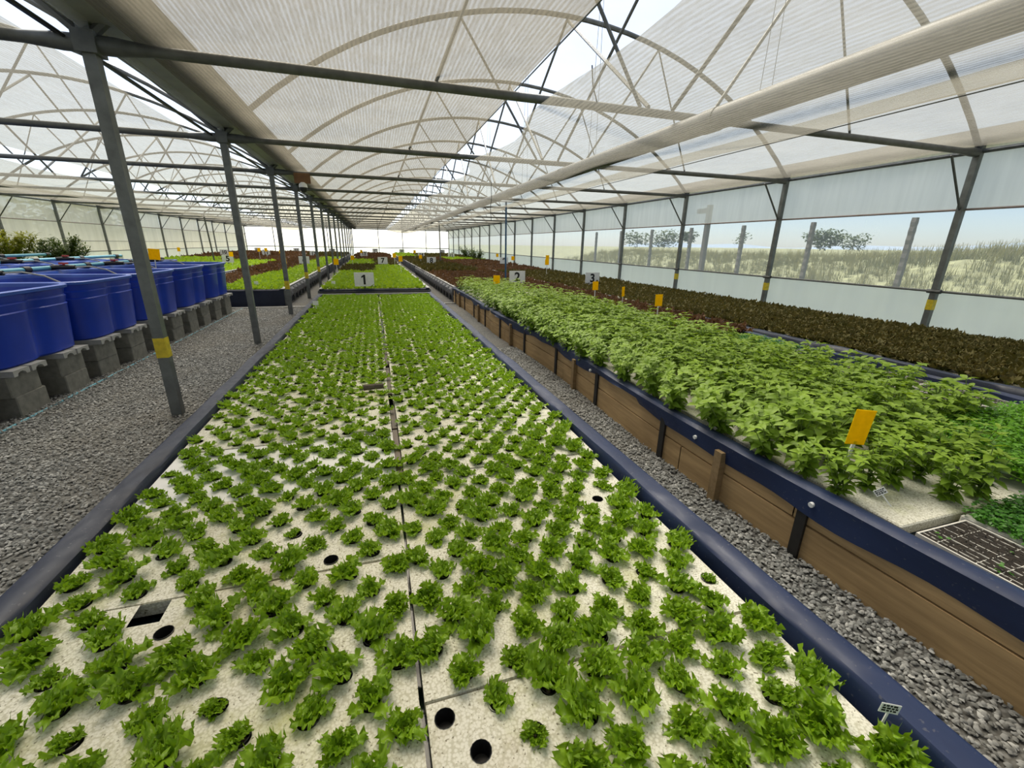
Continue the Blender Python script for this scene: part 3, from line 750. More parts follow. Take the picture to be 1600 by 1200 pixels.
# ---- bed 1
B1Y0, B1Y1 = -.5, 12.22
bed1 = empty('grow_bed', (0, 0, 0)); tag(bed1, 'long navy lined grow bed with foam rafts of lettuce, sign 1 at its far end', 'grow bed', 'long lined grow beds')
ZR1, ZF1 = .33, .285
bed_shell(bed1, -1.425, 1.455, B1Y0, B1Y1, ZR1, .115, 'liner', 'liner_blue', .25, 3)
XRAFT = {'l': -1.290, 'r': .044}
let_meshes = [np_mesh('lettuce', V, F, 'lettuce', T) for V, F, T in LET_HI]
far_places, far_cups = [], []
EMPTY = [(.12, .905), (.202, .80), (.2765, .70), (1.273, 1.02)]
n_ind = 0
R1 = np.random.default_rng(11)
for ri in range(-2, 17):
    ry = .955 + .68 * ri
    for side in ('l', 'r'):
        mesh = raft_a; mm = 'speckled white foam raft'
        if side == 'l' and ri == 2: mesh = raft_w; mm = 'clean smooth white foam raft'
        if side == 'l' and ri == 0: mesh = raft_n; mm = 'speckled foam raft with notched edge'
        if ry + RL > B1Y1 - .1: continue
        x = XRAFT[side] + R1.uniform(-.005, .005) + (.030 if side == 'r' and ri >= 2 else 0); rot = R1.uniform(-.006, .006); z = ZF1 + R1.uniform(-.006, .004)
        sx = 1.068 if side == 'l' else 1.0
        rf = put('foam_raft', mesh, None, (x, ry, z), (0, R1.uniform(-.004, .004), rot), (sx, 1, 1))
        tag(rf, f'{mm} of bed 1, {ORD[ri + 2]} from the front, {"plank bed" if side == "r" else "tank"} side', 'raft', 'foam rafts of bed 1')
        for hi, (hx, hy) in enumerate(HOLES):
            hrow = int(round((hy + .004) / PY - .5)); hcol = int((hx - .049) / PX + .01)
            if side == 'l': hcol = (7 if hrow % 2 else 6) - hcol
            px, py = x + hx * sx - rot * hy, ry + hy + rot * hx
            if mesh is raft_n and abs(hx - (.049 + PX * 2)) < 1e-3 and hy > .6: continue
            emp = any(abs(px - ex) < .05 and abs(py - ey) < .045 for ex, ey in EMPTY)
            vis = py > .28 and abs(px) < 1.4
            dens = R1.random()
            sc = R1.uniform(.80, 1.18) * (.83 - .09 * max(0, min(1, (py - .7) / 1.1)) + .12 * max(0, min(1, (py - 3.0) / 2.5)))
            if dens < .06: sc *= .6
            if side == 'r' and .60 < py < .95 and px < .36: sc *= .62
            a = R1.uniform(0, 6.28); k = int(R1.integers(8))
            if emp or (dens > .985 and py < 4):
                cp_ = put('net_cup', cup_m, None, (px, py, z)); tag(cp_, f'empty black planting cup, bed 1 {"plank bed" if side == "r" else "tank"} side, {ORD[ri + 2]} raft, {ORD[hrow]} row, {ORD[hcol]} from seam', 'planting cup', 'empty planting cups'); continue
            if vis and py < 2.99 and n_ind < 330:
                o = put('lettuce', let_meshes[k], None, (px + R1.uniform(-.006, .006), py + R1.uniform(-.004, .006), z - .012), (R1.uniform(-.15, .15), R1.uniform(-.15, .15), a), sc)
                tag(o, f'frilly green lettuce, bed 1 {"plank bed" if side == "r" else "tank"} side, {ORD[ri + 2]} raft, {ORD[hrow]} row, {ORD[hcol]} from seam', 'lettuce', f'individual lettuces on the near rafts of bed 1')
                c_ = put('net_cup', cup_m, o, scale=1 / sc); c_.location = (0, 0, .012 / sc)
                put('potting_mix', cup_soil, c_)
                n_ind += 1
            else:
                far_places.append((px, py, z - .01, a, sc, k)); far_cups.append((px, py, z, 0, 1, 0))
o = put('lettuce_crop', merge('lettuce_crop', LET_MID, far_places, 'lettuce')); tag(o, 'dense frilly green lettuce over the far rafts of bed 1', 'lettuce', kind='stuff')
o = put('planting_cups', merge('planting_cups', [(cupV, cupF, np.zeros(len(cupV)))], far_cups, 'black')); tag(o, 'black planting cups in the far rafts of bed 1', 'planting cup', kind='stuff')
# centre battens and end bars
for i, (ya, yb, x) in enumerate([(2.36, 3.02, .052), (3.05, 3.5, .054), (3.85, 4.75, .052), (4.9, 5.6, .054)]):
    o = MB().box(x - .018, x + .018, ya, yb, .255, .284).obj('batten', 'batten'); tag(o, f'{ORD[i]} wet brown batten in the centre seam between the rafts of bed 1', 'batten', 'seam battens of bed 1')
put('end_bar', MB().box(-1.40, 1.43, 12.15, 12.21, .30, .36).mesh('end_bar', 'black'), bed1)
put('end_rail', MB().box(-1.38, 1.41, 12.03, 12.07, .29, .325).mesh('end_rail', 'edge_white'), bed1)
o = MB().tube([(-.18, 3.95, .33), (.0, 3.95, .335)], [.03, .025], 8).obj('bark_chunk', 'bark'); tag(o, 'short dark log piece lying on the rafts by the centre seam of bed 1', 'wood')

# ---- beds 2 and 3 (first row)
def straps(bed, x, ys, zlo, ztop, s, nm='strap', mat='stake_black', w=.05, t=.012):
    for y in ys: put(nm, MB().box(min(x, x + s * t), max(x, x + s * t), y - w / 2, y + w / 2, zlo, ztop).mesh(nm, mat), bed)
bed2 = empty('grow_bed', (0, 0, 0)); tag(bed2, 'brown plank grow bed with blue liner holding basil and red lettuce, sign 2', 'grow bed', 'long lined grow beds')
X2, X2R, Z2 = 2.11, 5.32, .42
bowx = lambda y: -.05 * math.sin((y - .8) * 1.1) * (1 if y < 8 else .5)
for row, (za, zb_) in enumerate(((0.0, .205), (.215, .40))):
    y = .0 if row == 0 else -.9
    while y < 12.3:
        L = 2.35; yb = min(y + L - .008, 12.35)
        P = np.array([[[X2 + bowx(q) + (.004 if row else 0) + dx, q, z] for dx, z in ((0, za), (0, zb_), (.035, zb_), (.035, za))] for q in np.linspace(y, yb, 10)])
        put('plank', MB().grid(P, True).mesh('plank', 'plank'), bed2); y += L
for k in range(10):
    y = 1.39 + k * 1.18
    put('strap', MB().box(X2 + bowx(y) - .016, X2 + bowx(y), y - .028, y + .028, 0, .36).mesh('strap', 'stake_black'), bed2)
for k in range(9):
    y = 1.96 + k * 1.18
    if k % 2 == 0: put('stake', MB().box(X2 + bowx(y) - .045, X2 + bowx(y), y - .03, y + .03, 0, .36).mesh('stake', 'stake'), bed2)
def drape(j, x, z, y, w1, w2):
    bx = bowx(y)
    if j == 0:
        hang = .30 - .02 * math.sin(y * 1.4) + (0.03 * math.sin(2.6 * y) + .03 if y > 3 else 0) + .008 * math.sin(9 * y)
        return (x + bx - .012 - .012 * math.sin(6.1 * y), y, min(hang, .39))
    return (x + bx + w1, y, z + w2 * .5)
pr = [(X2, .27), (X2 - .018, .37), (X2 - .016, Z2 - .012), (X2 + .008, Z2 + .004), (X2 + .07, Z2 - .002), (X2 + .10, Z2 - .02), (X2 + .11, .33)]
put('liner_edge', MB().grid(sweep_y(pr, -.6, 12.35, .09, .006, 21, drape)).mesh('liner_edge', 'liner_blue', True), bed2)
pr = [(X2R, .05), (X2R + .0, Z2 - .02), (X2R - .03, Z2), (X2R - .09, Z2 - .01), (X2R - .11, .30)]
put('liner_edge', MB().grid(sweep_y(pr, -.6, 12.35, .1, .02, 22)).mesh('liner_edge', 'liner_blue', True), bed2)
for y in (-.6, 12.35):
    put('liner_end', MB().box(X2, X2R, y - .04, y + .04, 0, Z2).mesh('liner_end', 'liner'), bed2)
put('water', MB().grid(np.array([[[x, y, .33] for x in (X2 + .05, X2R - .05)] for y in (-.55, 12.3)])).mesh('water', 'water'), bed2)
for y in (1.35, 2.2, 3.9): put('liner_button', MB().tube([(X2 + bowx(y) - .03, y, .35), (X2 + bowx(y) - .012, y, .352)], .014, 10).mesh('liner_button', 'white'), bed2)
Z2F = .385
r2m = MB().bbox(0, 1.0, 0, .60, -.05, 0, .006).mesh('foam_raft', 'raft')
k = 0
for i in range(19):
    y = 1.06 + i * .61
    if y > 11.9: break
    for c_ in range(2):
        rf = put('foam_raft', r2m, None, (X2 + .135 + c_ * 1.01, y, Z2F)); tag(rf, f'white foam raft under the basil of bed 2, {ORD[i]} row, {"plank edge" if c_ == 0 else "inner"} column', 'raft', 'foam rafts of bed 2')
bas_meshes = []
for V, F, T, st in BAS_HI:
    me = np_mesh('basil', V, F, 'basil', T)
    s = MB()
    for a, b_ in st: s.tube([a, b_], [.0035, .002], 5)
    bas_meshes.append((me, s.mesh('stem', 'stem', True)))
cand = []
R2 = np.random.default_rng(23)
y = 1.14; by = 0
while y < 12.2:
    xr = 4.12 if y < 3.2 else (4.0 if y < 8 else 4.0 - (y - 8) * .14)
    if y < 1.75: xr = 3.0 if y < 1.3 else 3.2 + (y - 1.3) * .8
    x = X2 + .10 + (.10 if int(y / .205) % 2 else 0)
    bx_ = 0
    while x < xr:
        cand.append((x + R2.uniform(-.03, .03), y + R2.uniform(-.03, .03), by, bx_)); x += .205; bx_ += 1
    y += .205; by += 1
cand.sort(key=lambda p: p[0] ** 2 + p[1] ** 2)
low = []
for i, (x, y, by, bx_) in enumerate(cand):
    sc = R2.uniform(1.0, 1.28) * (.80 if y < 1.62 else 1); a = R2.uniform(0, 6.28)
    if y < 1.3 and x < 2.5: continue
    if i < 304:
        me, sm = bas_meshes[int(R2.integers(7))]; lt_ = (.42, .20)[bx_] if bx_ < 2 and y > 1.5 else .04
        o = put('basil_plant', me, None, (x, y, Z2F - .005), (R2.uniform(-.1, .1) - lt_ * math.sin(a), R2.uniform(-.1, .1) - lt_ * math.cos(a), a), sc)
        rowi = int((y - 1.3) / 1.0); where = 'at the plank edge' if x < X2 + .42 else ('in the middle' if x < 3.4 else 'along the inner side')
        tag(o, f'bushy green basil plant of bed 2, {nth(by)} row from the front, {ORD[bx_]} from the planks', 'basil', 'near basil plants of bed 2')
        put('stem', sm, o)
    else: low.append((x, y, Z2F, a, sc, int(R2.integers(5))))
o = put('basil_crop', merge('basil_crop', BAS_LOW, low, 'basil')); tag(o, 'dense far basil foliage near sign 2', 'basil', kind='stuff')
# red lettuce strip of bed 2
red_meshes = [np_mesh('red_lettuce', V, F, 'redlet', T) for V, F, T in RED_HI]
dark_meshes = [np_mesh('bronze_lettuce', V, F, 'darklet', T) for V, F, T in RED_HI]
nr = 0
for iy in range(36):
    for ix in range(7):
        y = 4.95 + iy * .205; x = 4.14 + ix * .185 + (.09 if iy % 2 else 0)
        if x > X2R - .10: continue
        if y > 8 and x < 4.1: continue
        o = put('red_lettuce', red_meshes[int(R2.integers(6))], None, (x + R2.uniform(-.02, .02), y + R2.uniform(-.02, .02), Z2F), (0, 0, R2.uniform(0, 6.28)), R2.uniform(1.5, 1.9))
        q = int((y - 4.9) / 1.3)
        tag(o, f'reddish brown frilly lettuce behind the basil, {nth(iy)} row from the front, {ORD[ix]} from the basil', 'lettuce', 'red lettuces of bed 2'); nr += 1
# bed 3
bed3 = empty('grow_bed', (0, 0, 0)); tag(bed3, 'blue lined grow bed of dark bronze lettuce against the clear film wall, sign 3', 'grow bed', 'long lined grow beds')
X3, X3R, Z3 = 5.40, 8.30, .45
pr = [(X3, .0), (X3 - .012, Z3 - .05), (X3 + .005, Z3 - .008), (X3 + .04, Z3), (X3 + .13, Z3 - .008), (X3 + .16, Z3 - .04), (X3 + .17, .36)]
put('liner_edge', MB().grid(sweep_y(pr, -.6, 12.3, .09, .018, 31)).mesh('liner_edge', 'liner', True), bed3)
pr = [(X3R, 0), (X3R, Z3 - .02), (X3R - .03, Z3), (X3R - .08, Z3 - .01), (X3R - .1, .36)]
put('liner_edge', MB().grid(sweep_y(pr, -.6, 12.3, .2, .006, 32)).mesh('liner_edge', 'liner', True), bed3)
for y in (-.6, 12.3): put('liner_end', MB().box(X3, X3R, y - .04, y + .04, 0, Z3).mesh('liner_end', 'liner'), bed3)
put('raft_floor', MB().grid(np.array([[[x, y, .385] for x in (X3 + .15, X3R - .08)] for y in (-.5, 12.25)])).mesh('raft_floor', 'raft'), bed3)
cand = []
for iy in range(73):
    for ix in range(18):
        y = .15 + iy * .166; x = X3 + .24 + ix * .158 + (.08 if iy % 2 else 0)
        if x > X3R - .06: continue
        cand.append((x + R2.uniform(-.02, .02), y + R2.uniform(-.02, .02), iy, ix))
vis = [p for p in cand if p[0] / max(p[1], .1) < 2.45]
vis.sort(key=lambda p: (p[0]) ** 2 + p[1] ** 2)
near3 = set((q[2], q[3]) for q in vis[:300])
low = [(x, y, .385, R2.uniform(0, 6.28), R2.uniform(1.15, 1.5), int(R2.integers(5))) for x, y, iy, ix in cand if (iy, ix) not in near3]
for x, y, iy, ix in vis[:300]:
    o = put('bronze_lettuce', dark_meshes[int(R2.integers(6))], None, (x, y, .385), (0, 0, R2.uniform(0, 6.28)), R2.uniform(1.15, 1.55))
    q = int((x - X3) / .6); w_ = ['along the blue liner', 'one row band in from the liner', 'in the middle', 'nearer the film wall', 'beside the film wall'][min(q, 4)]
    tag(o, f'dark bronze lettuce of bed 3, {nth(iy)} row from the front, {ORD[ix]} from the blue liner', 'lettuce', 'near bronze lettuces of bed 3')
o = put('bronze_lettuce_crop', merge('bronze_lettuce_crop', RED_LOW, low, 'darklet')); tag(o, 'far carpet of dark bronze lettuce in bed 3 before sign 3', 'lettuce', kind='stuff')

# ---- trays and micro greens at the near end of bed 2
def cell_tray(x, y, nx, ny, p, label, plugs=True):
    t = empty('seedling_tray', (x, y, Z2F - .03)); tag(t, label, 'seed tray', 'seedling trays in bed 2')
    w, l = nx * p, ny * p; g = MB(); th = .0017
    g.box(0, w, 0, l, -.02, .004)
    for i in range(nx + 1): e = th * (2.2 if i in (0, nx) else 1); g.box(i * p - e, i * p + e, -th, l + th, .004, .042 - (0 if i in (0, nx) else R2.uniform(.002, .008)))
    for j in range(ny + 1): e = th * (2.2 if j in (0, ny) else 1); g.box(-th, w + th, j * p - e, j * p + e, .004, .0415 - (0 if j in (0, ny) else R2.uniform(.002, .008)))
    put('tray_grid', g.mesh('tray_grid', 'grid'), t)
    V = []
    s = MB(); n = 3
    def plug(seed):
        R = np.random.default_rng(seed); q = np.linspace(.0, p, 4)
        return MB().grid(np.array([[[a - p / 2, b_ - p / 2, .037 + R.uniform(-.003, .005)] for a in q] for b_ in q])).mesh('soil_plug', 'soil', True)
    pm = [plug(i) for i in range(4)]
    if plugs:
        for i in range(nx):
            for j in range(ny): put('soil_plug', pm[int(R2.integers(4))], t, (i * p + p / 2, j * p + p / 2, 0))
    else:
        o = put('soil', MB().grid(np.array([[[a, b_, .037 + R2.uniform(-.003, .003)] for a in np.linspace(0, w, nx * 2)] for b_ in np.linspace(0, l, ny * 2)])).mesh('soil', 'soil', True), t); o['kind'] = 'stuff'
    return t
cell_tray(X2 + .135, .33, 10, 20, .0335, 'seedling tray of dark soil cells nearest the blue plank edge')
def seedlings(x0, x1, y0, y1, z, n, label):
    pl_ = [(R2.uniform(x0, x1), R2.uniform(y0, y1), z - .055, R2.uniform(0, 6.28), R2.uniform(.5, .9), int(R2.integers(5))) for _ in range(n)]
    o = put('seedlings', merge('seedlings', [sprig_variant(820 + i, 4, .075, .02) for i in range(5)], pl_, 'cress')); tag(o, label, 'seedlings', kind='stuff')
seedlings(X2 + .16, X2 + .44, .4, .95, Z2F + .03, 7, 'few tiny pale seedlings in the soil tray by the blue edge')
k = 0
for (x, y) in ((4.05, 2.55), (4.40, 2.55), (4.75, 2.55), (4.40, 1.86), (4.75, 1.86), (4.05, 3.25), (4.40, 3.25)):
    cell_tray(x, y, 10, 20, .0335, f'{ORD[k]} dark soil tray on the far side of the basil, beside the blue liner', False); k += 1
seedlings(4.45, 5.05, 1.9, 3.1, Z2F + .03, 60, 'scattered small seedlings in the trays by the blue liner of bed 3')
def carpet(name, x0, x1, y0, y1, z, sp, variants, mat, label, cat, smin, smax, seed=1):
    R = np.random.default_rng(seed); pl_ = []
    for x in np.arange(x0, x1, sp):
        for y in np.arange(y0, y1, sp): pl_.append((x + R.uniform(-sp, sp) * .5, y + R.uniform(-sp, sp) * .5, z, R.uniform(0, 6.28), R.uniform(smin, smax), int(R.integers(5))))
    o = put(name, merge(name, variants, pl_, mat)); tag(o, label, cat, kind='stuff'); return o
def tray_under(x0, x1, y0, y1, label):
    o = MB().bbox(x0, x1, y0, y1, Z2F - .06, Z2F + .01, .008).obj('foam_tray', 'grid'); tag(o, label, 'seed tray', 'foam trays of micro greens in bed 2')
tray_under(2.62, 3.10, .33, 1.04, 'white foam tray under the low dark green cress'); tray_under(3.18, 4.6, .80, 1.74, 'white foam tray under the tall bright parsley'); tray_under(4.35, 5.15, 3.95, 4.75, 'white foam tray under the cress patch by the blue liner')
carpet('cress', 2.63, 3.09, .34, 1.03, Z2F - .01, .021, SPRIG, 'cress', 'low dark green cress beside the soil tray', 'cress', .75, 1.1, 3)
carpet('parsley', 3.20, 4.58, .82, 1.72, Z2F + .01, .030, [sprig_variant(840 + i, 14, .15, .020) for i in range(5)], 'parsley', 'tall bright green parsley at the near end of bed 2', 'parsley', .9, 1.25, 4)
carpet('cress', 4.36, 5.14, 3.96, 4.74, Z2F - .01, .026, SPRIG, 'cress', 'green cress patch at the end of the red lettuce', 'cress', .8, 1.2, 5)

# ---- background beds, rows two to four
def far_bed(num, x0, x1, y0, y1, patches, near):
    b = empty('grow_bed', (0, 0, 0)); tag(b, f'lined grow bed with sign {NUMW[num]} at its far end', 'grow bed', 'long lined grow beds')
    zr = .42
    bed_shell(b, x0, x1, y0, y1, zr, .10, 'liner', 'liner', .36, num, step=.35, wl_=.010)
    # drapes bulging between stakes on both long sides
    for s, xx in ((-1, x0), (1, x1)):
        if near:
            n = int((y1 - y0) / .62)
            for i in range(n + 1):
                yy = y0 + .05 + i * .62
                put('stake', MB().box(min(xx, xx + s * .05), max(xx, xx + s * .05), yy - .03, yy + .03, 0, .38).mesh('stake', 'steel'), b)
            P = []
            for i in range(n * 6 + 1):
                yy = y0 + .05 + i * .62 / 6; q = abs(math.sin(PI * i / 6))
                P.append([[xx + s * (.02), yy, .40], [xx + s * (.045 + .045 * q), yy, .34], [xx + s * (.04 + .05 * q), yy, .22 - .10 * (1 - q)], [xx + s * .03, yy, .20 - .12 * (1 - q)]])
            put('liner_drape', MB().grid(np.array(P)).mesh('liner_drape', 'liner_grey', True), b)
        put('edge_strip', MB().box(min(xx - s * .06, xx + s * .02), max(xx - s * .06, xx + s * .02), y0, y1, .42, .432).mesh('edge_strip', 'edge_white'), b)
    put('raft_floor', MB().grid(np.array([[[x, y, .37] for x in (x0 + .1, x1 - .1)] for y in (y0 + .1, y1 - .1)])).mesh('raft_floor', 'raft'), b)
    for i, (fx0, fx1, fy0, fy1, mat, sp, sc, txt) in enumerate(patches):
        X0, X1 = x0 + .12 + (x1 - x0 - .24) * fx0, x0 + .12 + (x1 - x0 - .24) * fx1
        Y0_, Y1_ = y0 + .15 + (y1 - y0 - .3) * fy0, y0 + .15 + (y1 - y0 - .3) * fy1
        R = np.random.default_rng(num * 10 + i); pl_ = []
        for iy, y in enumerate(np.arange(Y0_, Y1_, sp)):
            for x in np.arange(X0 + (sp / 2 if iy % 2 else 0), X1, sp): pl_.append((x + R.uniform(-.02, .02), y + R.uniform(-.02, .02), .365, R.uniform(0, 6.28), sc * R.uniform(.8, 1.2), int(R.integers(5))))
        o = put('lettuce_crop', merge('lettuce_crop', LET_LOW if mat == 'lettuce_far' else RED_LOW, pl_, mat)); tag(o, f'{txt} in the bed of sign {num}', 'lettuce', kind='stuff')
G, RD, DK = 'lettuce_far', 'redlet', 'darklet'
r2 = (12.45, 24.7); r3 = (25.2, 37.3); r4 = (37.8, 49.8)
far_bed(7, -1.40, 1.42, 12.30, 24.7, [(0, 1, 0, .58, G, .165, 1.5, 'bright green lettuce'), (0, .5, .60, 1, DK, .2, 2.0, 'dark bronze lettuce'), (.5, 1, .58, 1, G, .19, 1.7, 'green lettuce strip')], True)
far_bed(8, 2.15, 5.30, *r2, [(0, 1, 0, .55, RD, .20, 1.7, 'reddish brown lettuce'), (0, .7, .57, 1, DK, .22, 2.6, 'dark bronze lettuce'), (.7, 1, .57, 1, RD, .22, 1.9, 'red lettuce strip')], True)
far_bed(9, 5.45, 8.30, *r2, [(0, 1, 0, .6, DK, .21, 1.7, 'dark bronze lettuce'), (0, 1, .6, 1, RD, .22, 1.8, 'reddish lettuce')], True)
far_bed(6, -5.15, -2.28, *r2, [(.48, 1, 0, .55, G, .165, 1.5, 'bright green lettuce'), (0, .48, 0, .55, RD, .23, 1.25, 'spaced red lettuce seedlings'), (0, .55, .57, 1, RD, .22, 2.2, 'tall red lettuce'), (.55, 1, .57, 1, G, .2, 1.7, 'green lettuce strip')], True)
far_bed(5, -8.55, -5.55, *r2, [(0, 1, 0, .35, G, .18, 2.2, 'tall green lettuce'), (0, 1, .36, 1, G, .2, 1.7, 'green lettuce')], True)
far_bed(4, -11.9, -8.95, *r2, [(0, 1, 0, 1, G, .2, 2.2, 'green lettuce')], False)
far_bed(13, -1.40, 1.42, *r3, [(0, .5, 0, .5, G, .26, 2.2, 'pale green lettuce'), (.5, 1, 0, .5, DK, .26, 2.2, 'bronze lettuce'), (0, 1, .5, 1, RD, .28, 2.2, 'red lettuce')], False)
far_bed(14, 2.15, 5.30, *r3, [(0, .6, 0, 1, DK, .26, 2.6, 'olive bronze lettuce'), (.6, 1, 0, 1, RD, .26, 2.2, 'red lettuce')], False)
far_bed(15, 5.45, 8.30, *r3, [(0, 1, 0, .6, RD, .26, 2.2, 'dull red lettuce'), (0, 1, .6, 1, G, .28, 2.4, 'dark green leaves')], False)
far_bed(12, -5.15, -2.28, *r3, [(0, .5, 0, 1, RD, .26, 2.4, 'red lettuce'), (.5, 1, 0, 1, G, .26, 2.0, 'green lettuce')], False)
far_bed(11, -8.55, -5.55, *r3, [(0, 1, 0, .4, G, .26, 2.0, 'green lettuce'), (0, 1, .4, 1, RD, .26, 2.6, 'red lettuce')], False)
far_bed(10, -11.9, -8.95, *r3, [(0, 1, 0, .7, G, .28, 2.4, 'green lettuce'), (0, 1, .7, 1, RD, .28, 2.6, 'red lettuce')], False)
for i, (num, xa, xb_, pt) in enumerate([(19, -1.4, 1.42, [(0, 1, 0, 1, RD, .34, 2.8, 'brown lettuce')]), (20, 2.15, 5.3, [(0, .5, 0, 1, G, .34, 2.8, 'green lettuce'), (.5, 1, 0, 1, DK, .34, 2.8, 'bronze lettuce')]),
        (21, 5.45, 8.3, [(0, 1, 0, 1, DK, .34, 2.8, 'bronze lettuce')]), (18, -5.15, -2.28, [(0, 1, 0, 1, DK, .34, 3.0, 'bronze lettuce')]), (17, -8.55, -5.55, [(0, 1, 0, 1, RD, .34, 3.4, 'red lettuce')]), (16, -11.9, -8.95, [(0, 1, 0, 1, RD, .34, 3.4, 'red lettuce')])]):
    far_bed(num, xa, xb_, *r4, pt, False)

def bush(name, x, y, z, h, wid, mat, label, n=900, leaf=.05):
    R = np.random.default_rng(int(abs(x * 100 + y * 10))); L = []
    b = empty(name, (x, y, z)); tag(b, label, 'herb bush'); st = MB()
    for s in range(16):
        az = R.uniform(0, 6.28); rr_ = wid * .5 * math.sqrt(R.random()); top = np.array([math.cos(az) * rr_, math.sin(az) * rr_, h * R.uniform(.6, 1)]); st.tube([(top[0] * .2, top[1] * .2, 0), tuple(top)], .004, 4)
        for q in range(n // 16):
            t = R.uniform(.35, 1.05); p = top * (.2 + .8 * t, .2 + .8 * t, t) + R.normal(size=3) * .05
            L.append(basil_leaf(leaf * R.uniform(.6, 1.4), leaf * .16, p, R.uniform(0, 6.28), R.uniform(.1, 1.2), 0, R, 2))
    V, F, T = plant(L); T = np.clip(V[:, 2] / h, 0, 1); put('fronds', np_mesh('fronds', V, F, mat, T), b); put('stems', st.mesh('stems', 'stem'), b)
bush('feathery_herb', -10.9, 17.6, .36, 1.35, 1.9, 'fennel', 'yellow green feathery herb bush behind the tanks', 5000, .13)
bush('feathery_herb', -10.2, 19.2, .36, 1.15, 1.7, 'fennel_dark', 'darker feathery herb bush beside the yellow green one', 4500, .12)
bush('leafy_herb', 7.5, 36.0, .36, 1.0, 1.6, 'fennel_dark', 'dark bushy herb near sign 15 by the clear wall', 900, .16)
bush('leafy_herb', 7.4, 32.6, .36, .8, 1.3, 'fennel_dark', 'second dark bushy herb nearer along the clear wall', 700, .16)

# ================================================================== BLUE TANKS ON BLOCKS
def tank_ring(half, z, notch):
    n = 72; P = []
    for k in range(n):
        a = 2 * PI * k / n; c, s = math.cos(a), math.sin(a); e = 7.0
        r = half / ((abs(c) ** e + abs(s) ** e) ** (1 / e))
        x, y = r * c, r * s
        for ax in (0, 1):
            v = (y, x)[ax] if abs((x, y)[ax]) > abs((y, x)[ax]) else None
            if v is not None:
                d = notch * math.exp(-(v / (.085)) ** 2)
                if ax == 0: x -= math.copysign(d, x)
                else: y -= math.copysign(d, y)
        P.append((x, y, z))
    return P
TH = .662
tm = MB(); tz = [(.575, .0, .045), (.60, .02, .05), (.632, .47, .05), (.636, .48, .05), (.625, .49, .045), (.640, .56, .04), (.628, .575, .035), (.640, .63, .02), (.645, .64, 0), (TH, .645, 0), (TH + .003, .672, 0), (TH - .01, .680, 0), (.620, .678, 0), (.610, .64, .02), (.57, .10, .05)]
tm.grid(np.array([tank_ring(h, z, nt_) for h, z, nt_ in tz]), True)
tank_m = tm.mesh('tank_shell', ['tank', 'tank_rim'], True)
mi = np.zeros(len(tank_m.polygons), np.int32); mi[8 * 72:13 * 72] = 1; tank_m.polygons.foreach_set('material_index', mi)
bot_m = MB().grid(np.array([[(x * f, y * f, .001) for x, y, z in tank_ring(.575, 0, .045)] for f in (1, .01)]), True).mesh('tank_floor', 'tank')
wat_m = MB().grid(np.array([[(x * f, y * f, .52) for x, y, z in tank_ring(.615, 0, .04)] for f in (1, .01)]), True).mesh('water', 'water')
blk_m = MB().bbox(-.2, .2, -.2, .2, 0, .196, .008).mesh('concrete_block', 'block')
lt = MB()
pf = [(-.10, 0), (-.10, .055), (.10, .055), (.10, 0), (.055, 0), (.045, .022), (.015, .034), (-.015, .034), (-.045, .022), (-.055, 0)]
nP = len(pf); lv = [(x, y, z) for x in (-.26, .24) for y, z in pf]
lt._add(lv, [tuple(range(nP - 1, -1, -1)), tuple(range(nP, 2 * nP))] + [(i, (i + 1) % nP, nP + (i + 1) % nP, nP + i) for i in range(nP)])
lint_m = lt.mesh('concrete_lintel', 'lintel')
ROWN = ['front row by the path', 'second row', 'third row']
ZTK = .392 + .055
for rw in range(3):
    cx = -3.16 - TH - rw * 1.40
    for k in range(-1, 6 if rw else 5):
        yc = 5.39 + 1.375 * k
        if rw and k < 0: continue
        t = empty('fish_tank', (cx, yc, ZTK)); tag(t, f'blue square plastic tank, {ROWN[rw]}, {ORD[k + 1]} from the camera', 'tank', 'blue tanks on concrete blocks')
        put('tank_shell', tank_m, t); put('tank_floor', bot_m, t); put('water', wat_m, t)
        if rw == 0:
            for j, dy in enumerate((-.36, .33)):
                for lev in (0, 1):
                    bk = put('concrete_block', blk_m, None, (cx + TH - .27 + R2.uniform(-.015, .015), yc + dy + R2.uniform(-.015, .015), .198 * lev), (0, 0, R2.uniform(-.03, .03)))
                    tag(bk, f'{"upper" if lev else "lower"} concrete block, {"nearer" if j == 0 else "farther"} stack under the {ORD[k + 1]} front row tank', 'concrete block', 'blocks under the front tanks')
                for e in (-.11, .12):
                    ln = put('concrete_lintel', lint_m, None, (cx + TH - .24, yc + dy + e, .394)); tag(ln, f'{"nearer" if e < 0 else "farther"} pale notched slab, {"nearer" if j == 0 else "farther"} stack under the {ORD[k + 1]} front tank', 'slab', 'notched slabs on the block stacks')
        for dxx in ((-.25,) if rw == 0 else (.25, -.25)):
            for j, dy in enumerate((-.36, .33)):
                bk = put('concrete_block', MB().bbox(-.2, .2, -.2, .2, 0, .446, .008).mesh('concrete_block', 'block') if (rw, k, j, dxx) == (0, -1, 0, -.25) else bpy.data.meshes['concrete_block.001'], None, (cx + dxx, yc + dy, 0))
                tag(bk, f'shaded {"nearer" if j == 0 else "farther"} {"inner" if dxx < 0 else "outer"} concrete pier under the {ORD[k + 1]} tank, {ROWN[rw]}', 'concrete block', 'shaded piers under the tanks')
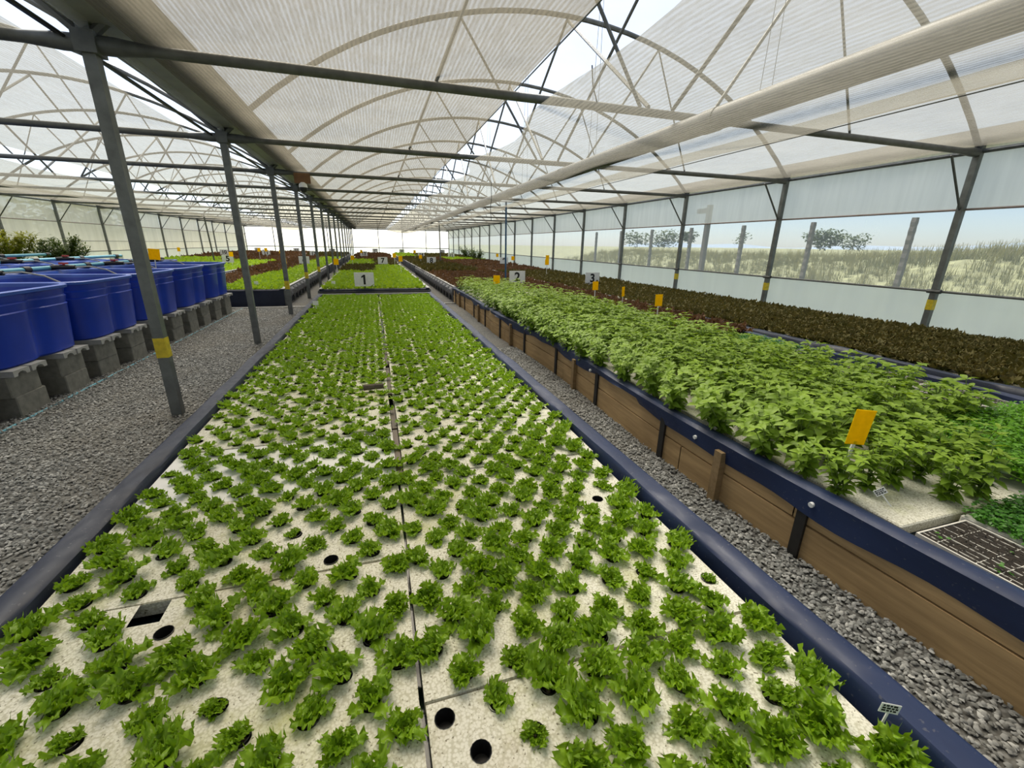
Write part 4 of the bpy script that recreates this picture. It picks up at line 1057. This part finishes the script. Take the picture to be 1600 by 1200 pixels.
# supply pipes, fittings and valves
zp = ZTK + .72
for i, (x, ya, yb, lab) in enumerate([(-4.56, 4.2, 11.9, 'light blue supply pipe between first and second tank rows'), (-5.96, 5.5, 13.4, 'light blue supply pipe between second and third tank rows'), (-7.35, 7.0, 13.4, 'light blue supply pipe behind the third tank row')]):
    p = empty('supply_pipe', (x, ya, zp + .02 * i)); tag(p, lab, 'pipe', 'light blue pipes over the tanks')
    put('pipe', MB().tube([(0, 0, 0), (0, yb - ya, 0)], .032, 10).mesh('pipe', 'cyan', True), p)
    for q in np.arange(.8, yb - ya, 1.375): put('coupling', MB().tube([(0, q - .06, 0), (0, q + .06, 0)], .044, 10).mesh('coupling', 'black', True), p)
for rw in range(3):
    for k in range(0, 5):
        yc = 5.39 + 1.375 * k + .1; x = -4.56 - 1.40 * rw
        v = empty('valve', (x, yc, zp + .02 * rw)); tag(v, f'red handled valve with pale hose over the {ORD[k + 1]} tank, {ROWN[rw]}', 'valve', 'red valves over the tanks')
        put('elbow', MB().tube([(0, 0, 0), (.10, 0, .01), (.30, 0, .01)], [.036, .036, .03], 8).mesh('elbow', 'black', True), v)
        put('valve_handle', MB().box(.12, .22, -.02, .02, .05, .075).tube([(.17, 0, .03), (.17, 0, .06)], .015, 8).mesh('valve_handle', 'red'), v)
        put('hose', MB().tube([(.30, 0, .01), (.45, .04, .02), (.62, .10, -.03), (.75, .14, -.12)], .011, 6).mesh('hose', 'hose', True), v)
o = MB().tube([(-3.16, 3.6, .0), (-3.17, 12.0, .002)], .013, 8).obj('ground_pipe', 'cyan', None, True); tag(o, 'thin light blue pipe on the gravel along the block stacks', 'pipe')
for xa, xb_, lab in ((-5.0, -1.5, 'thin pale pipe across the gravel before bed 6'), (1.5, 2.1, 'thin pale pipe across the path beside sign 1')):
    o = MB().tube([(xa, 12.05, .015), (xb_, 12.05, .015)], .014, 8).obj('ground_pipe', 'hose', None, True); tag(o, lab, 'pipe')

# ================================================================== SIGNS, TAGS, POLES, CAMERA
NUMW = 'zero one two three four five six seven eight nine ten eleven twelve thirteen fourteen fifteen sixteen seventeen eighteen nineteen twenty twenty-one'.split()
_fc = {}
def text_mesh(txt, size, bold=.03):
    key = (txt, size)
    if key in _fc: return _fc[key]
    if txt == '1':
        h = size * .36; me = MB(); a, b_, t = -.06 * size, .09 * size, .002
        P = [(a, -h), (b_, -h), (b_, h), (-.03 * size, h), (-.20 * size, h * .62), (-.20 * size, h * .34), (a, h * .52)]; n = len(P)
        me._add([(x, y, z) for z in (-t, t) for x, y in P], [tuple(range(n - 1, -1, -1)), tuple(range(n, 2 * n))] + [(i, (i + 1) % n, n + (i + 1) % n, n + i) for i in range(n)])
        _fc[key] = me.mesh('number', 'ink'); return _fc[key]
    cu = bpy.data.curves.new('number', 'FONT'); cu.body = txt; cu.size = size; cu.align_x = 'CENTER'; cu.align_y = 'CENTER'; cu.extrude = .002; cu.offset = bold * size
    to = bpy.data.objects.new('tmp', cu); COL.objects.link(to)
    dg = bpy.context.evaluated_depsgraph_get(); me = bpy.data.meshes.new_from_object(to.evaluated_get(dg)); me.name = 'number'
    me.materials.clear(); me.materials.append(M['ink'])
    bpy.data.objects.remove(to); bpy.data.curves.remove(cu); _fc[key] = me; return me
def sign(txt, x, y, z, w=.50, h=.36, rz=0.0, extra=''):
    s = empty('number_sign', (x, y, 0), rz); tag(s, f'white sign board with the black number {NUMW[int(txt)]}', 'sign', 'numbered bed signs')
    zc = z
    put('sign_panel', MB().bbox(-w / 2, w / 2, -.006, .006, zc - h / 2, zc + h / 2, .004).mesh('sign_panel', 'white'), s)
    put('number', text_mesh(txt, h * .98 if len(txt) == 1 else h * .9), s, (0, -.0085, zc - .005), (PI / 2, 0, 0))
    put('sign_post', MB().box(-.02, .02, .006, .03, 0, zc + h * .3).mesh('sign_post', 'steel'), s)
for t, x, y, z in [('1', -.28, 12.4, .655), ('2', 4.10, 12.6, .68), ('3', 6.62, 12.6, .63),
                   ('4', -11.29, 25, .70), ('5', -6.83, 25, .73), ('6', -3.41, 25, .69), ('7', .47, 25, .68), ('8', 3.08, 25, .70), ('9', 7.30, 25, .72),
                   ('10', -10.4, 37.5, .75), ('11', -7.66, 37.5, .72), ('12', -4.38, 37.5, .72), ('13', -.7, 37.5, .74), ('14', 3.8, 37.5, .70), ('15', 6.3, 37.5, .66),
                   ('16', -10.9, 49.9, .75), ('17', -7.4, 49.9, .75), ('18', -4.0, 49.9, .75), ('19', .25, 49.9, .80), ('20', 3.0, 49.9, .78), ('21', 7.4, 49.9, .78)]:
    sign(t, x, y, z, w=.50 if len(t) == 1 else .55)
def sticky(x, y, z0, h, label, w=.11, ch=.15, rz=0.0, tilt=0.0):
    s = empty('sticky_trap', (x, y, z0), rz); tag(s, label, 'sticky trap', 'yellow sticky traps'); s.rotation_euler = (tilt, tilt * .6, rz)
    put('stick', MB().box(-.008, .008, -.005, .005, 0, h).mesh('stick', 'white'), s)
    P = np.array([[[a, -.007 + .012 * math.sin(8 * a + 5 * b_), h - .02 + b_] for a in np.linspace(-w / 2, w / 2, 5)] for b_ in np.linspace(0, ch, 5)])
    m_ = MB().grid(P).grid(P[:, ::-1] + np.array([0, .002, 0])); put('yellow_card', m_.mesh('yellow_card', 'yellow', True), s)
sticky(2.385, 1.46, Z2F, .25, 'large yellow card on a white stick among the near basil', .10, .20, -.45, .08)
sticky(4.20, 5.75, Z2F, .36, 'yellow card on white stick in red lettuce, nearest of three beside bed 3', .14, .18)
sticky(4.45, 7.2, Z2F, .34, 'yellow card on white stick in red lettuce, middle of three beside bed 3', .14, .18, .6)
sticky(4.50, 8.4, Z2F, .34, 'yellow card on white stick in red lettuce, farthest of three beside bed 3', .14, .18)
for i, (x, y, h, lab) in enumerate([(-1.30, 17.2, .45, 'yellow card at the path edge of bed 7, just beyond sign 1'), (1.0, 17.8, .55, 'yellow card at the plank side edge of bed 7'), (.98, 22.5, .55, 'yellow card close before sign 7'),
        (-1.0, 23.5, .4, 'yellow card among the dark lettuce of bed 7'), (2.6, 26.0, .4, 'yellow card in the bronze lettuce between signs 7 and 8'), (2.9, 33.0, .55, 'pair card above the olive lettuce of bed 14'),
        (8.0, 29.0, .45, 'yellow card far along the clear wall'), (7.2, 23.0, .45, 'yellow card near sign 9'), (6.6, 16.5, .5, 'yellow card in bed 9 beyond signs 2 and 3'), (7.8, 19.5, .6, 'yellow card beside the clear film wall posts'),
        (-6.4, 24.0, .5, 'yellow card in bed 5 near sign 5'), (-6.6, 30.5, .6, 'yellow card beyond sign 5'), (-6.3, 31.0, .6, 'yellow card close to sign 11'), (-5.5, 31.0, .5, 'yellow card between signs 11 and 6'),
        (-10.2, 29.0, .6, 'yellow card below sign 10'), (-3.3, 19.0, .4, 'yellow card in bed 6 behind the second post'), (2.9, 10.6, .30, 'yellow card almost hidden in the far basil near sign 2'), (-.8, 34.0, .5, 'yellow card by sign 13')]):
    sticky(x, y, .38, h, lab, .17, .21, rng.uniform(-.5, .5), rng.uniform(-.05, .05))
sticky(-3.95, 10.0, ZTK + .6, .20, 'yellow card standing over the blue tanks behind the first post', .17, .20, .3, .15)

def plant_tag(x, y, z, label, rz, lean):
    s = empty('plant_tag', (x, y, z)); s.rotation_euler = lean; tag(s, label, 'plant tag')
    put('tag_stick', MB().box(-.003, .003, -.0015, .0015, 0, .07).mesh('tag_stick', 'white'), s)
    put('tag_plate', MB().bbox(-.026, .026, -.0016, .0016, .068, .102, .001).mesh('tag_plate', 'white'), s)
    mk = MB()
    for r_ in range(3):
        xx = -.021
        while xx < .016:
            wd = rng.uniform(.004, .011); mk.box(xx, min(.021, xx + wd), -.0022, -.0016, .074 + r_ * .009, .080 + r_ * .009); xx += wd + .003
    put('tag_writing', mk.mesh('tag_writing', 'ink'), s)
plant_tag(1.292, .505, ZF1, 'white plant tag with dark writing at the near rim of bed 1', 0, (0, .08, -.45))
plant_tag(2.38, 1.19, Z2F, 'small white plant tag leaning out of the near basil', 0, (-.2, -.7, -.6))
for (x, y, lab, z) in ((-3.0, 13.0, 'small white plant tag at the front of bed 6', .37), (-1.15, 9.2, 'small white plant tag among the far lettuce of bed 1', ZF1), (-1.1, 12.9, 'small white plant tag at the front corner of bed 7', .37)):
    s = empty('plant_tag', (x, y, z)); tag(s, lab, 'plant tag'); put('tag_stick', MB().box(-.006, .006, -.003, .003, 0, .14).mesh('tag_stick', 'white'), s); put('tag_plate', MB().bbox(-.05, .05, -.003, .003, .13, .21, .002).mesh('tag_plate', 'white'), s)

o = empty('support_pole', (4.0, 13.5, .36)); tag(o, 'slim blue pole rising from the beds to the sagging net beside sign 2', 'pole')
put('pole', MB().tube([(0, 0, 0), (.02, .1, 2.5)], .028, 8).mesh('pole', 'bluepole', True), o); put('pole_tee', MB().tube([(-.35, .1, 2.5), (.45, .1, 2.5)], .02, 8).mesh('pole_tee', 'white', True), o)
o = empty('support_pole', (3.9, 27.2, .36)); tag(o, 'slim grey pole beside sign 8', 'pole'); put('pole', MB().tube([(0, 0, 0), (0, 0, 2.5)], .035, 8).mesh('pole', 'steel', True), o)
o = empty('support_pole', (-8.3, 28.0, .36)); tag(o, 'slim dark pole by sign 5 in the tank bay', 'pole'); put('pole', MB().tube([(0, 0, 0), (-.1, 0, 2.5)], .04, 8).mesh('pole', 'steel_dark', True), o)

cm = empty('security_camera', (-1.31, 10.88, 2.93)); tag(cm, 'white dome security camera on a brown board hung from the third tie beam', 'camera')
put('mount_board', MB().bbox(-.16, .16, -.06, -.04, -.16, .04, .004).mesh('mount_board', 'board'), cm)
put('camera_body', MB().tube([(0, -.05, -.14), (0, -.05, -.18), (0, -.05, -.24)], [.04, .08, .085], 16).mesh('camera_body', 'white', True), cm)
put('camera_dome', MB().tube([(0, -.05, -.24), (0, -.05, -.29), (0, -.05, -.33), (0, -.05, -.345)], [.08, .075, .045, .01], 16).mesh('camera_dome', 'black', True), cm)
o = MB().tube([(2.35, 9.0, 2.78), (2.36, 9.02, 2.5), (2.33, 9.0, 2.3), (2.35, 9.0, 2.05)], .006, 5).obj('hanging_cord', 'black'); tag(o, 'thin dark cord dangling below the net gap', 'cord')
o = MB().tube([(1.95, 4.0, 3.1), (1.97, 4.0, 2.95), (2.02, 4.0, 2.83)], .006, 5).obj('hanging_cord', 'black'); tag(o, 'short black cord end hanging in the bright roof gap', 'cord')
